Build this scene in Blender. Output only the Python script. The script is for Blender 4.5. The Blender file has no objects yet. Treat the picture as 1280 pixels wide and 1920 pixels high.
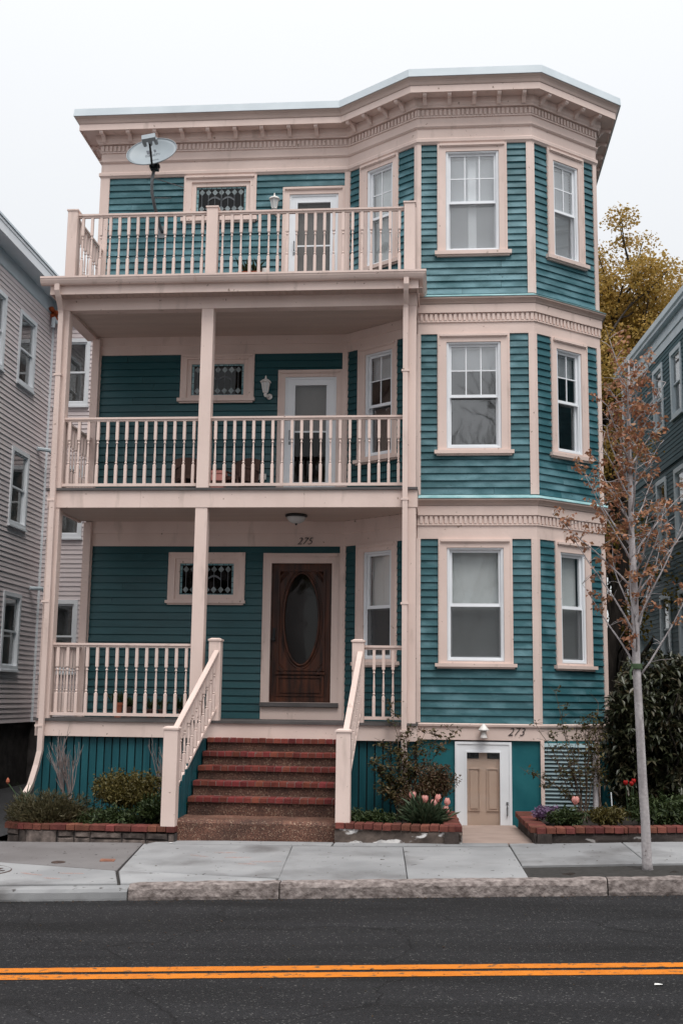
import bpy, math, random
import numpy as np
from mathutils import Vector, Matrix, noise as mnoise

sc = bpy.context.scene
col = sc.collection
RAD = math.radians
rnd = random.Random(11)
npr = np.random.RandomState(5)

# ------------------------------------------------------------------ camera
CAM = Vector((5.816, -16.439, 0.325)); YAW, PITCH, ROLL = -.0877, .1606, .0128
fw = Vector((math.sin(YAW)*math.cos(PITCH), math.cos(YAW)*math.cos(PITCH), math.sin(PITCH)))
rt = Vector((math.cos(YAW), -math.sin(YAW), 0)); up = rt.cross(fw)
r2 = rt*math.cos(ROLL)+up*math.sin(ROLL); u2 = up*math.cos(ROLL)-rt*math.sin(ROLL)
cd = bpy.data.cameras.new('camera'); cd.sensor_fit = 'VERTICAL'; cd.sensor_height = 36; cd.lens = 2150/1920*36
cd.clip_end = 900; cd.clip_start = .05
co = bpy.data.objects.new('camera', cd); col.objects.link(co)
co.matrix_world = Matrix(((r2.x, u2.x, -fw.x, CAM.x), (r2.y, u2.y, -fw.y, CAM.y), (r2.z, u2.z, -fw.z, CAM.z), (0, 0, 0, 1)))
sc.camera = co

# ------------------------------------------------------------------ overcast sky, soft sun
SUN_EL, SUN_AZ = 63, 24          # degrees; azimuth measured from straight in front of the house towards the right
w = bpy.data.worlds.new('World'); sc.world = w; w.use_nodes = True
nt = w.node_tree; bg = nt.nodes['Background']; bg.inputs[1].default_value = .1
sk = nt.nodes.new('ShaderNodeTexSky'); sk.sky_type = 'NISHITA'; sk.sun_disc = False
sk.sun_elevation = RAD(SUN_EL); sk.sun_rotation = RAD(180-SUN_AZ); sk.dust_density = 4; sk.air_density = 1.0
mx = nt.nodes.new('ShaderNodeMix'); mx.data_type = 'RGBA'; mx.inputs[0].default_value = .9
tcw = nt.nodes.new('ShaderNodeTexCoord'); sxyz = nt.nodes.new('ShaderNodeSeparateXYZ'); nt.links.new(tcw.outputs['Generated'], sxyz.inputs[0])
mrw = nt.nodes.new('ShaderNodeMapRange'); mrw.inputs[1].default_value = 0; mrw.inputs[2].default_value = 1; mrw.inputs[3].default_value = 4.95; mrw.inputs[4].default_value = 9.3   # overcast sky: brighter overhead
zsq = nt.nodes.new('ShaderNodeMath'); zsq.operation = 'POWER'; zsq.inputs[1].default_value = 2; zsq.use_clamp = True; nt.links.new(sxyz.outputs[2], zsq.inputs[0]); nt.links.new(zsq.outputs[0], mrw.inputs[0])
tint = nt.nodes.new('ShaderNodeVectorMath'); tint.operation = 'MULTIPLY'; tint.inputs[1].default_value = (.985, 1.0, 1.015); nt.links.new(mrw.outputs[0], tint.inputs[0])
nt.links.new(sk.outputs[0], mx.inputs[6]); nt.links.new(tint.outputs[0], mx.inputs[7]); nt.links.new(mx.outputs[2], bg.inputs[0])
sl = bpy.data.lights.new('sun', 'SUN'); sl.energy = 1.5; sl.angle = RAD(34); sl.color = (1, .97, .93)
so = bpy.data.objects.new('sun', sl); col.objects.link(so)
az, el = RAD(SUN_AZ), RAD(SUN_EL)
sdir = Vector((math.sin(az)*math.cos(el), -math.cos(az)*math.cos(el), math.sin(el)))
so.rotation_euler = sdir.to_track_quat('Z', 'Y').to_euler(); so.location = (5, -10, 30)
vs = sc.view_settings; vs.view_transform = 'Standard'; vs.look = 'None'; vs.gamma = 1; vs.use_curve_mapping = False
vs.exposure = 0.8
sc.cycles.max_bounces = 8; sc.cycles.transparent_max_bounces = 16

# ------------------------------------------------------------------ materials
def mk(name):
    m = bpy.data.materials.new(name); m.use_nodes = True
    return m, m.node_tree, m.node_tree.nodes['Principled BSDF']
def c4(c): return (c[0], c[1], c[2], 1)
def pm(name, c1, c2=None, scale=(1, 1, 1), ns=3., detail=5, lo=.35, hi=.65, rough=.6, bump=0., bscale=60., rand=0., offs=False,
       spec=.3, metal=0., c3=None, s3=(1, 1, 1), n3=1., lo3=.6, hi3=.7, huer=0., spk=None):
    m, t, b = mk(name); N = t.nodes.new; L = t.links.new
    b.inputs['Roughness'].default_value = rough; b.inputs['Specular IOR Level'].default_value = spec; b.inputs['Metallic'].default_value = metal
    tc = N('ShaderNodeTexCoord'); oi = N('ShaderNodeObjectInfo')
    vec = tc.outputs['Object']
    if offs:
        ml = N('ShaderNodeMath'); ml.operation = 'MULTIPLY'; ml.inputs[1].default_value = 37
        L(oi.outputs['Random'], ml.inputs[0])
        ad = N('ShaderNodeVectorMath'); ad.operation = 'ADD'; L(vec, ad.inputs[0]); L(ml.outputs[0], ad.inputs[1]); vec = ad.outputs[0]
    c2 = c2 or c1
    mp = N('ShaderNodeMapping'); mp.inputs['Scale'].default_value = scale; L(vec, mp.inputs[0])
    nz = N('ShaderNodeTexNoise'); nz.inputs['Scale'].default_value = ns; nz.inputs['Detail'].default_value = detail; L(mp.outputs[0], nz.inputs[0])
    rp = N('ShaderNodeValToRGB'); e = rp.color_ramp.elements
    e[0].position = lo; e[0].color = c4(c1); e[1].position = hi; e[1].color = c4(c2)
    L(nz.outputs[0], rp.inputs[0]); out = rp.outputs[0]
    if c3:
        mp3 = N('ShaderNodeMapping'); mp3.inputs['Scale'].default_value = s3; L(vec, mp3.inputs[0])
        z3 = N('ShaderNodeTexNoise'); z3.inputs['Scale'].default_value = n3; z3.inputs['Detail'].default_value = 7; L(mp3.outputs[0], z3.inputs[0])
        mr = N('ShaderNodeMapRange'); mr.inputs[1].default_value = lo3; mr.inputs[2].default_value = hi3; L(z3.outputs[0], mr.inputs[0])
        m3 = N('ShaderNodeMix'); m3.data_type = 'RGBA'; L(mr.outputs[0], m3.inputs[0]); L(out, m3.inputs[6]); m3.inputs[7].default_value = c4(c3)
        out = m3.outputs[2]
    if spk:
        zs = N('ShaderNodeTexNoise'); zs.inputs['Scale'].default_value = spk[1]; zs.inputs['Detail'].default_value = 3; L(vec, zs.inputs[0])
        ms = N('ShaderNodeMapRange'); ms.inputs[1].default_value = spk[2]; ms.inputs[2].default_value = spk[3]; L(zs.outputs[0], ms.inputs[0])
        m6 = N('ShaderNodeMix'); m6.data_type = 'RGBA'; L(ms.outputs[0], m6.inputs[0]); L(out, m6.inputs[6]); m6.inputs[7].default_value = c4(spk[0]); out = m6.outputs[2]
    if rand or huer:
        hs = N('ShaderNodeHueSaturation')
        mr = N('ShaderNodeMapRange'); mr.inputs[3].default_value = 1-rand; mr.inputs[4].default_value = 1+rand
        L(oi.outputs['Random'], mr.inputs[0]); L(mr.outputs[0], hs.inputs['Value'])
        if huer:
            m5 = N('ShaderNodeMath'); m5.operation = 'MULTIPLY'; m5.inputs[1].default_value = 7.31; L(oi.outputs['Random'], m5.inputs[0])
            fr = N('ShaderNodeMath'); fr.operation = 'FRACT'; L(m5.outputs[0], fr.inputs[0])
            mh = N('ShaderNodeMapRange'); mh.inputs[3].default_value = .5-huer; mh.inputs[4].default_value = .5+huer
            L(fr.outputs[0], mh.inputs[0]); L(mh.outputs[0], hs.inputs['Hue'])
        L(out, hs.inputs['Color']); out = hs.outputs[0]
    L(out, b.inputs['Base Color'])
    if bump:
        bz = N('ShaderNodeTexNoise'); bz.inputs['Scale'].default_value = bscale; bz.inputs['Detail'].default_value = 6; L(vec, bz.inputs[0])
        bp = N('ShaderNodeBump'); bp.inputs['Strength'].default_value = bump; bp.inputs['Distance'].default_value = .02
        L(bz.outputs[0], bp.inputs['Height']); L(bp.outputs[0], b.inputs['Normal'])
    return m
def chalk(m, bands):
    t = m.node_tree; N = t.nodes.new; L = t.links.new
    tc = N('ShaderNodeTexCoord'); sx = N('ShaderNodeSeparateXYZ'); L(tc.outputs['Object'], sx.inputs[0])
    rp = N('ShaderNodeValToRGB'); rp.color_ramp.interpolation = 'EASE'; mr = N('ShaderNodeMapRange'); mr.inputs[1].default_value = 0; mr.inputs[2].default_value = 10; L(sx.outputs[2], mr.inputs[0]); L(mr.outputs[0], rp.inputs[0])
    el = rp.color_ramp.elements
    while len(el) < len(bands): el.new(.5)
    for i, (z, v) in enumerate(bands): el[i].position = z/10; el[i].color = (v, v, v, 1)
    mix = [n for n in t.nodes if n.type == 'MIX'][0]; src = mix.inputs[0].links[0].from_node   # the map range of the worn patches
    nz = src.inputs[0].links[0].from_socket; ad = N('ShaderNodeMath'); L(nz, ad.inputs[0]); L(rp.outputs[0], ad.inputs[1]); L(ad.outputs[0], src.inputs[0])
    return m
def leafmat(name, cols, trans=.3, rough=.5, spec=.3):
    m, t, b = mk(name); N = t.nodes.new; L = t.links.new
    g = N('ShaderNodeNewGeometry'); rp = N('ShaderNodeValToRGB'); L(g.outputs['Random Per Island'], rp.inputs[0])
    el = rp.color_ramp.elements
    while len(el) < len(cols): el.new(.5)
    for i, c in enumerate(cols):
        el[i].position = i/(len(cols)-1); el[i].color = c4(c)
    L(rp.outputs[0], b.inputs['Base Color']); b.inputs['Roughness'].default_value = rough; b.inputs['Specular IOR Level'].default_value = spec
    if trans:
        tr = N('ShaderNodeBsdfTranslucent'); L(rp.outputs[0], tr.inputs[0])
        ms = N('ShaderNodeMixShader'); ms.inputs[0].default_value = trans
        L(b.outputs[0], ms.inputs[1]); L(tr.outputs[0], ms.inputs[2]); L(ms.outputs[0], t.nodes['Material Output'].inputs[0])
    return m
def glassmat(name, tint=(.975, .985, .99), extra=.11, rough=.03):
    m, t, b = mk(name); N = t.nodes.new; L = t.links.new; t.nodes.remove(b)
    tr = N('ShaderNodeBsdfTransparent'); tr.inputs[0].default_value = c4(tint)
    gl = N('ShaderNodeBsdfGlossy'); gl.inputs['Roughness'].default_value = rough
    tc = N('ShaderNodeTexCoord'); nz = N('ShaderNodeTexNoise'); nz.inputs['Scale'].default_value = 2.2; L(tc.outputs['Object'], nz.inputs[0])
    bp = N('ShaderNodeBump'); bp.inputs['Strength'].default_value = .05; bp.inputs['Distance'].default_value = .03; L(nz.outputs[0], bp.inputs['Height']); L(bp.outputs[0], gl.inputs['Normal'])
    lw = N('ShaderNodeLayerWeight'); pw = N('ShaderNodeMath'); pw.operation = 'POWER'; pw.inputs[1].default_value = 5; L(lw.outputs['Facing'], pw.inputs[0])
    ad = N('ShaderNodeMath'); ad.operation = 'MULTIPLY_ADD'; ad.use_clamp = True; ad.inputs[1].default_value = .92; ad.inputs[2].default_value = .03+extra; L(pw.outputs[0], ad.inputs[0])
    ms = N('ShaderNodeMixShader'); L(ad.outputs[0], ms.inputs[0]); L(tr.outputs[0], ms.inputs[1]); L(gl.outputs[0], ms.inputs[2])
    L(ms.outputs[0], t.nodes['Material Output'].inputs[0])
    return m
def screenmat(name, col_, cover):
    m, t, b = mk(name); N = t.nodes.new; L = t.links.new
    b.inputs['Base Color'].default_value = c4(col_); b.inputs['Roughness'].default_value = .7
    tr = N('ShaderNodeBsdfTransparent'); ms = N('ShaderNodeMixShader'); ms.inputs[0].default_value = cover
    L(tr.outputs[0], ms.inputs[1]); L(b.outputs[0], ms.inputs[2]); L(ms.outputs[0], t.nodes['Material Output'].inputs[0])
    return m
def asphaltmat():
    m, t, b = mk('asphalt'); N = t.nodes.new; L = t.links.new
    tc = N('ShaderNodeTexCoord')
    v = N('ShaderNodeTexVoronoi'); v.inputs['Scale'].default_value = 85; L(tc.outputs['Object'], v.inputs[0])
    rp = N('ShaderNodeValToRGB'); e = rp.color_ramp.elements; e[0].position = .0; e[0].color = (.009, .009, .010, 1); e[1].position = .95; e[1].color = (.0175, .0172, .019, 1)
    e2 = e.new(.985); e2.color = (.07, .068, .066, 1)
    sp = N('ShaderNodeSeparateColor'); L(v.outputs['Color'], sp.inputs[0]); L(sp.outputs[0], rp.inputs[0])
    mp = N('ShaderNodeMapping'); mp.inputs['Scale'].default_value = (.25, 1.6, 1); mp.inputs['Rotation'].default_value = (0, 0, -.085); L(tc.outputs['Object'], mp.inputs[0])
    nz = N('ShaderNodeTexNoise'); nz.inputs['Scale'].default_value = 1.5; nz.inputs['Detail'].default_value = 8; L(mp.outputs[0], nz.inputs[0])
    mr = N('ShaderNodeMapRange'); mr.inputs[1].default_value = .3; mr.inputs[2].default_value = .72; mr.inputs[3].default_value = .6; mr.inputs[4].default_value = 1.55; L(nz.outputs[0], mr.inputs[0])
    ml = N('ShaderNodeMix'); ml.data_type = 'RGBA'; ml.blend_type = 'MULTIPLY'; ml.inputs[0].default_value = 1; L(rp.outputs[0], ml.inputs[6]); L(mr.outputs[0], ml.inputs[7])
    dn = N('ShaderNodeTexNoise'); dn.inputs['Scale'].default_value = 1.3; dn.inputs['Detail'].default_value = 6; L(tc.outputs['Object'], dn.inputs[0])
    dv = N('ShaderNodeVectorMath'); dv.operation = 'MULTIPLY_ADD'; dv.inputs[1].default_value = (.9, .9, 0); L(dn.outputs['Color'], dv.inputs[0]); L(tc.outputs['Object'], dv.inputs[2])
    ve = N('ShaderNodeTexVoronoi'); ve.feature = 'DISTANCE_TO_EDGE'; ve.inputs['Scale'].default_value = .38; L(dv.outputs[0], ve.inputs[0])
    ce = N('ShaderNodeMapRange'); ce.inputs[1].default_value = .001; ce.inputs[2].default_value = .006; ce.inputs[3].default_value = .48; ce.inputs[4].default_value = 1; L(ve.outputs[0], ce.inputs[0])
    ml2 = N('ShaderNodeMix'); ml2.data_type = 'RGBA'; ml2.blend_type = 'MULTIPLY'; ml2.inputs[0].default_value = 1; L(ml.outputs[2], ml2.inputs[6]); L(ce.outputs[0], ml2.inputs[7])
    L(ml2.outputs[2], b.inputs['Base Color']); b.inputs['Roughness'].default_value = .8; b.inputs['Specular IOR Level'].default_value = .25
    bp = N('ShaderNodeBump'); bp.inputs['Strength'].default_value = .6; bp.inputs['Distance'].default_value = .006; L(v.outputs['Distance'], bp.inputs['Height']); L(bp.outputs[0], b.inputs['Normal'])
    return m
def pebblemat(name='aggregate', k=1.0):
    m, t, b = mk(name); N = t.nodes.new; L = t.links.new
    tc = N('ShaderNodeTexCoord')
    v = N('ShaderNodeTexVoronoi'); v.inputs['Scale'].default_value = 70; L(tc.outputs['Object'], v.inputs[0])
    sp = N('ShaderNodeSeparateColor'); L(v.outputs['Color'], sp.inputs[0])
    rp = N('ShaderNodeValToRGB'); e = rp.color_ramp.elements; e[0].color = (.075*k, .031*k, .021*k, 1); e[1].position = .88; e[1].color = (.19*k, .086*k, .056*k, 1)
    e2 = e.new(.95); e2.color = (.30*k, .20*k, .14*k, 1); L(sp.outputs[1], rp.inputs[0])
    nz = N('ShaderNodeTexNoise'); nz.inputs['Scale'].default_value = 2.5; nz.inputs['Detail'].default_value = 6; L(tc.outputs['Object'], nz.inputs[0])
    mr = N('ShaderNodeMapRange'); mr.inputs[1].default_value = .3; mr.inputs[2].default_value = .7; mr.inputs[3].default_value = .5; mr.inputs[4].default_value = 1.25; L(nz.outputs[0], mr.inputs[0])
    ml = N('ShaderNodeMix'); ml.data_type = 'RGBA'; ml.blend_type = 'MULTIPLY'; ml.inputs[0].default_value = 1; L(rp.outputs[0], ml.inputs[6]); L(mr.outputs[0], ml.inputs[7])
    L(ml.outputs[2], b.inputs['Base Color']); b.inputs['Roughness'].default_value = .75
    bp = N('ShaderNodeBump'); bp.inputs['Strength'].default_value = .7; bp.inputs['Distance'].default_value = .008; L(v.outputs['Distance'], bp.inputs['Height']); L(bp.outputs[0], b.inputs['Normal'])
    return m
M = {}
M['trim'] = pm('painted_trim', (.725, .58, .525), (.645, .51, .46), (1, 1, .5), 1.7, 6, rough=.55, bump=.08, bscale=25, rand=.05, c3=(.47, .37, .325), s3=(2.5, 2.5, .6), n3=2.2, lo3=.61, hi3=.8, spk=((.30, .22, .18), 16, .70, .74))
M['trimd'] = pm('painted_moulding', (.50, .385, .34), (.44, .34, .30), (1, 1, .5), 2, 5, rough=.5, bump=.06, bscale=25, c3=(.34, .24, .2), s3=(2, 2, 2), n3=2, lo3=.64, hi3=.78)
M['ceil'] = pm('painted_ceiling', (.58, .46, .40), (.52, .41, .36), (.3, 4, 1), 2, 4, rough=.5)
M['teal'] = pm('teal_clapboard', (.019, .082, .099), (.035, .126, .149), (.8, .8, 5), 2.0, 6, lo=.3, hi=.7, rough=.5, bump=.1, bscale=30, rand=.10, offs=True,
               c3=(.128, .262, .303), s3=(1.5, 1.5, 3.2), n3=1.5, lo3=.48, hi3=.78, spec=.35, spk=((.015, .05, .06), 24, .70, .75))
M['teals'] = pm('shaded_unfaded_teal_clapboard', (.010, .060, .070), (.014, .075, .087), (.8, .8, 4), 2.0, 5, rough=.42, bump=.06, bscale=30, rand=.07, offs=True, spec=.4)  # porch boards: unfaded paint, with the porch shade also put into the colour
chalk(M['teal'], [(0, .04), (.6, .0), (2.6, -.0), (3.3, .09), (3.9, .01), (5.7, .0), (6.35, .15), (7.2, .09), (8.0, .02), (8.7, .0)])
M['tealp'] = pm('teal_plank', (.008, .070, .088), (.014, .095, .115), (4, 4, .6), 2, 5, rough=.5, bump=.1, bscale=30, rand=.12, offs=True)
M['tealwall'] = pm('teal_wall', (.010, .10, .12), (.018, .13, .15), (1, 1, 1), 2.5, 6, rough=.45, bump=.25, bscale=6)
M['flash'] = pm('chalky_flashing', (.20, .38, .40), (.34, .52, .54), (1, 1, 1), 4, 5, rough=.6)
M['white'] = pm('white_vinyl', (.78, .80, .83), (.72, .74, .77), (1, 1, 1), 2, 3, rough=.35, spec=.4)
M['whited'] = pm('white_metal_trim', (.62, .68, .72), (.55, .61, .65), (1, 1, 1), 2, 3, rough=.4)
M['glass'] = glassmat('window_glass')
M['glassd'] = glassmat('door_glass', (.35, .35, .35), .0)
M['glassc'] = glassmat('clear_glass', (.96, .96, .96), .0)
M['screen'] = screenmat('insect_screen', (.14, .145, .15), .18)
M['screend'] = screenmat('dark_insect_screen', (.05, .054, .058), .62)
M['blind'] = pm('white_blind', (.88, .89, .90), (.82, .83, .84), rough=.5)
M['shade'] = pm('fabric_shade', (.70, .72, .71), (.62, .64, .63), (1, 1, 1), 3, rough=.8)
M['room'] = pm('interior_wall', (.16, .15, .14), rough=.8)
M['deck'] = pm('grey_deck', (.065, .06, .06), (.11, .10, .10), (1, 8, 1), 2, 5, rough=.6)
M['roof'] = pm('roof_membrane', (.22, .23, .24), (.28, .29, .3), rough=.8)
M['wood'] = pm('dark_varnished_wood', (.018, .006, .0035), (.095, .027, .010), (7, 7, .7), 2.2, 8, lo=.35, hi=.72, rough=.45, spec=.4, bump=.1, bscale=20)
M['black'] = pm('black_metal', (.018, .019, .02), rough=.4)
M['gmetal'] = pm('grey_metal', (.16, .17, .18), (.22, .23, .24), ns=6, rough=.4, metal=.5)
M['dish'] = pm('dish_grey', (.30, .34, .365), (.26, .295, .32), ns=3, rough=.45)
M['logo'] = pm('printed_ink', (.10, .11, .13), rough=.6)
M['lampw'] = pm('white_lamp_paint', (.76, .74, .72), (.66, .63, .6), ns=12, rough=.45)
M['lampg'] = pm('frosted_glass', (.55, .56, .56), rough=.25)
M['concrete'] = pm('sidewalk_concrete', (.245, .248, .255), (.315, .318, .325), (1, 1, 1), 1.6, 8, rough=.85, bump=.15, bscale=120, rand=.08, offs=True, c3=(.125, .12, .12), s3=(1, .8, 1), n3=1.5, lo3=.50, hi3=.78, spk=((.075, .07, .068), 11, .68, .72))
M['concdark'] = pm('stained_concrete', (.145, .135, .135), (.19, .18, .18), (1, 1, 1), 1.6, 8, rough=.8, bump=.15, bscale=120, spk=((.06, .055, .053), 11, .68, .72))
M['concgap'] = pm('joint_dirt', (.03, .028, .026), (.045, .042, .04), ns=20, rough=.9)
M['landing'] = pm('pink_concrete', (.30, .225, .195), (.36, .275, .235), ns=4, rough=.85, bump=.1, bscale=80)
M['granite'] = pm('kerb_granite', (.11, .088, .082), (.32, .275, .26), (1, 1, 1.6), 16, 10, lo=.32, hi=.70, rough=.85, bump=.5, bscale=40, rand=.1, offs=True)
M['asphalt'] = asphaltmat()
M['drive'] = pm('driveway_asphalt', (.025, .025, .027), (.04, .04, .042), ns=8, rough=.9, bump=.2, bscale=150)
M['yellow'] = pm('yellow_road_paint', (.62, .19, .013), (.55, .16, .012), (1, 1, 1), 5, 8, rough=.7, c3=(.18, .085, .03), s3=(1, 1, 1), n3=16, lo3=.57, hi3=.68, bump=.2, bscale=120)
M['brick'] = pm('red_brick', (.115, .034, .025), (.17, .054, .039), (1, 1, 1), 12, 6, rough=.8, bump=.3, bscale=60, rand=.32, huer=.012, offs=True)
M['brickd'] = pm('dark_red_brick', (.115, .024, .018), (.165, .036, .027), (1, 1, 1), 12, 6, rough=.75, bump=.3, bscale=60, rand=.3, huer=.012, offs=True)
M['mortar'] = pm('mortar', (.20, .15, .13), (.14, .10, .09), ns=15, rough=.9)
M['agg'] = pebblemat('exposed_aggregate', .62); M['agg2'] = pebblemat('exposed_aggregate_slab', .95)
M['stone'] = pm('field_stone', (.05, .040, .036), (.17, .135, .12), (1, 1, 1), 7, 8, rough=.85, bump=.5, bscale=25, rand=.4, offs=True)
M['peel'] = pm('peeling_wall', (.075, .058, .05), (.13, .10, .085), (1, 1, 1), 6, 8, rough=.85, bump=.4, bscale=25, c3=(.62, .60, .59), s3=(.7, .7, 1.6), n3=5, lo3=.52, hi3=.56)
M['darkstone'] = pm('dark_block', (.035, .028, .025), (.065, .05, .045), ns=6, rough=.85, bump=.4, bscale=25, c3=(.3, .28, .27), s3=(.8, .8, 2), n3=5, lo3=.66, hi3=.69)
M['soil'] = pm('dark_mulch', (.010, .008, .007), (.03, .022, .018), ns=30, rough=.95, bump=.8, bscale=60)
M['grassy'] = pm('yard_ground', (.03, .028, .018), (.05, .045, .028), ns=5, rough=.95)
M['vinyl'] = pm('grey_pink_vinyl', (.70, .615, .615), (.65, .565, .565), (1, 1, 1), 2, 4, rough=.5, rand=.03)
M['teal2'] = pm('dark_teal_clapboard', (.016, .070, .088), (.026, .095, .115), (.8, .8, 5), 2, 5, rough=.55, rand=.1, offs=True)
M['found'] = pm('foundation_stone', (.03, .026, .025), (.06, .052, .05), ns=5, rough=.9, bump=.5, bscale=10)
M['terra'] = pm('terracotta', (.34, .10, .055), (.28, .08, .045), ns=8, rough=.7)
M['pink'] = pm('pink_plastic', (.60, .25, .22), rough=.5)
M['brownc'] = pm('brown_cloth', (.06, .032, .026), (.09, .05, .04), ns=8, rough=.8)
M['rust'] = pm('orange_foam', (.45, .10, .03), (.3, .06, .02), ns=25, rough=.9)
M['bark'] = pm('grey_bark', (.30, .275, .28), (.46, .43, .435), (6, 6, 1.2), 3, 7, rough=.85, bump=.4, bscale=30, c3=(.07, .05, .05), s3=(4, 4, 3), n3=2.5, lo3=.66, hi3=.72)
M['barkd'] = pm('dark_bark', (.022, .017, .015), (.05, .04, .034), (5, 5, 1), 3, 6, rough=.9, bump=.5, bscale=20)
M['twig'] = pm('grey_twig', (.16, .125, .12), (.25, .20, .19), ns=8, rough=.8)
M['twigb'] = pm('brown_twig', (.075, .05, .038), (.12, .085, .06), ns=8, rough=.8)
M['stem'] = pm('green_stem', (.05, .085, .04), rough=.6)
M['ly'] = leafmat('yellow_tree_leaf', [(.26, .17, .035), (.42, .27, .07), (.34, .225, .05), (.50, .33, .11), (.24, .18, .045)], .35)
M['lyg'] = leafmat('yellow_green_leaf', [(.10, .085, .012), (.22, .15, .02), (.16, .13, .02)], .35)
M['lr'] = leafmat('red_brown_leaf', [(.26, .105, .06), (.40, .19, .105), (.32, .14, .08), (.46, .24, .13), (.27, .16, .075)], .3)
M['lrh'] = leafmat('rhododendron_leaf', [(.018, .024, .012), (.04, .045, .022), (.028, .035, .016), (.065, .062, .035), (.05, .035, .018)], .1, .38, .45)
M['lol'] = leafmat('olive_shrub_leaf', [(.055, .048, .013), (.105, .085, .022), (.075, .065, .016), (.14, .105, .032)], .2)
M['lhe'] = leafmat('heath_leaf', [(.05, .048, .022), (.09, .08, .036), (.12, .10, .055), (.06, .055, .026)], .15)
M['lgr'] = leafmat('green_leaf', [(.018, .034, .010), (.035, .055, .018), (.055, .075, .026), (.028, .045, .014)], .2)
M['lbl'] = leafmat('blade_leaf', [(.035, .06, .03), (.06, .09, .05), (.09, .11, .065)], .2)
M['lro'] = leafmat('rose_leaf', [(.06, .055, .02), (.10, .075, .03), (.05, .06, .022), (.12, .07, .035)], .25)
M['lbr'] = leafmat('bronze_leaf', [(.055, .028, .018), (.09, .05, .025), (.07, .06, .025)], .2)
M['petp'] = leafmat('pink_petal', [(.75, .28, .27), (.85, .45, .40), (.80, .36, .33)], .35)
M['petr'] = leafmat('red_petal', [(.42, .015, .015), (.5, .03, .025)], .3)
M['petv'] = leafmat('violet_petal', [(.10, .06, .12), (.20, .12, .22), (.27, .19, .28)], .3)
M['aqua'] = pm('aqua_glass', (.10, .24, .27), (.30, .45, .48), ns=14, rough=.15, spec=.5)
M['dia'] = pm('opal_glass', (.14, .17, .175), (.24, .28, .29), ns=14, rough=.2, spec=.5, rand=.3)
M['lead'] = pm('lead_came', (.11, .12, .13), rough=.5)
M['tan'] = pm('tan_door_paint', (.60, .45, .36), (.55, .41, .325), ns=3, rough=.5)
M['iron'] = pm('cast_iron', (.05, .035, .03), (.09, .06, .05), ns=12, rough=.7, bump=.5, bscale=40)
M['rustp'] = pm('rusty_plate', (.30, .14, .09), (.22, .10, .07), ns=20, rough=.8)
M['louver'] = pm('blue_grey_louver', (.22, .295, .315), (.185, .25, .27), ns=4, rough=.5)
M['mark'] = screenmat('orange_spray_paint', (.72, .30, .2), .35)
M['litter'] = pm('paper', (.7, .7, .68), rough=.8)

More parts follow.
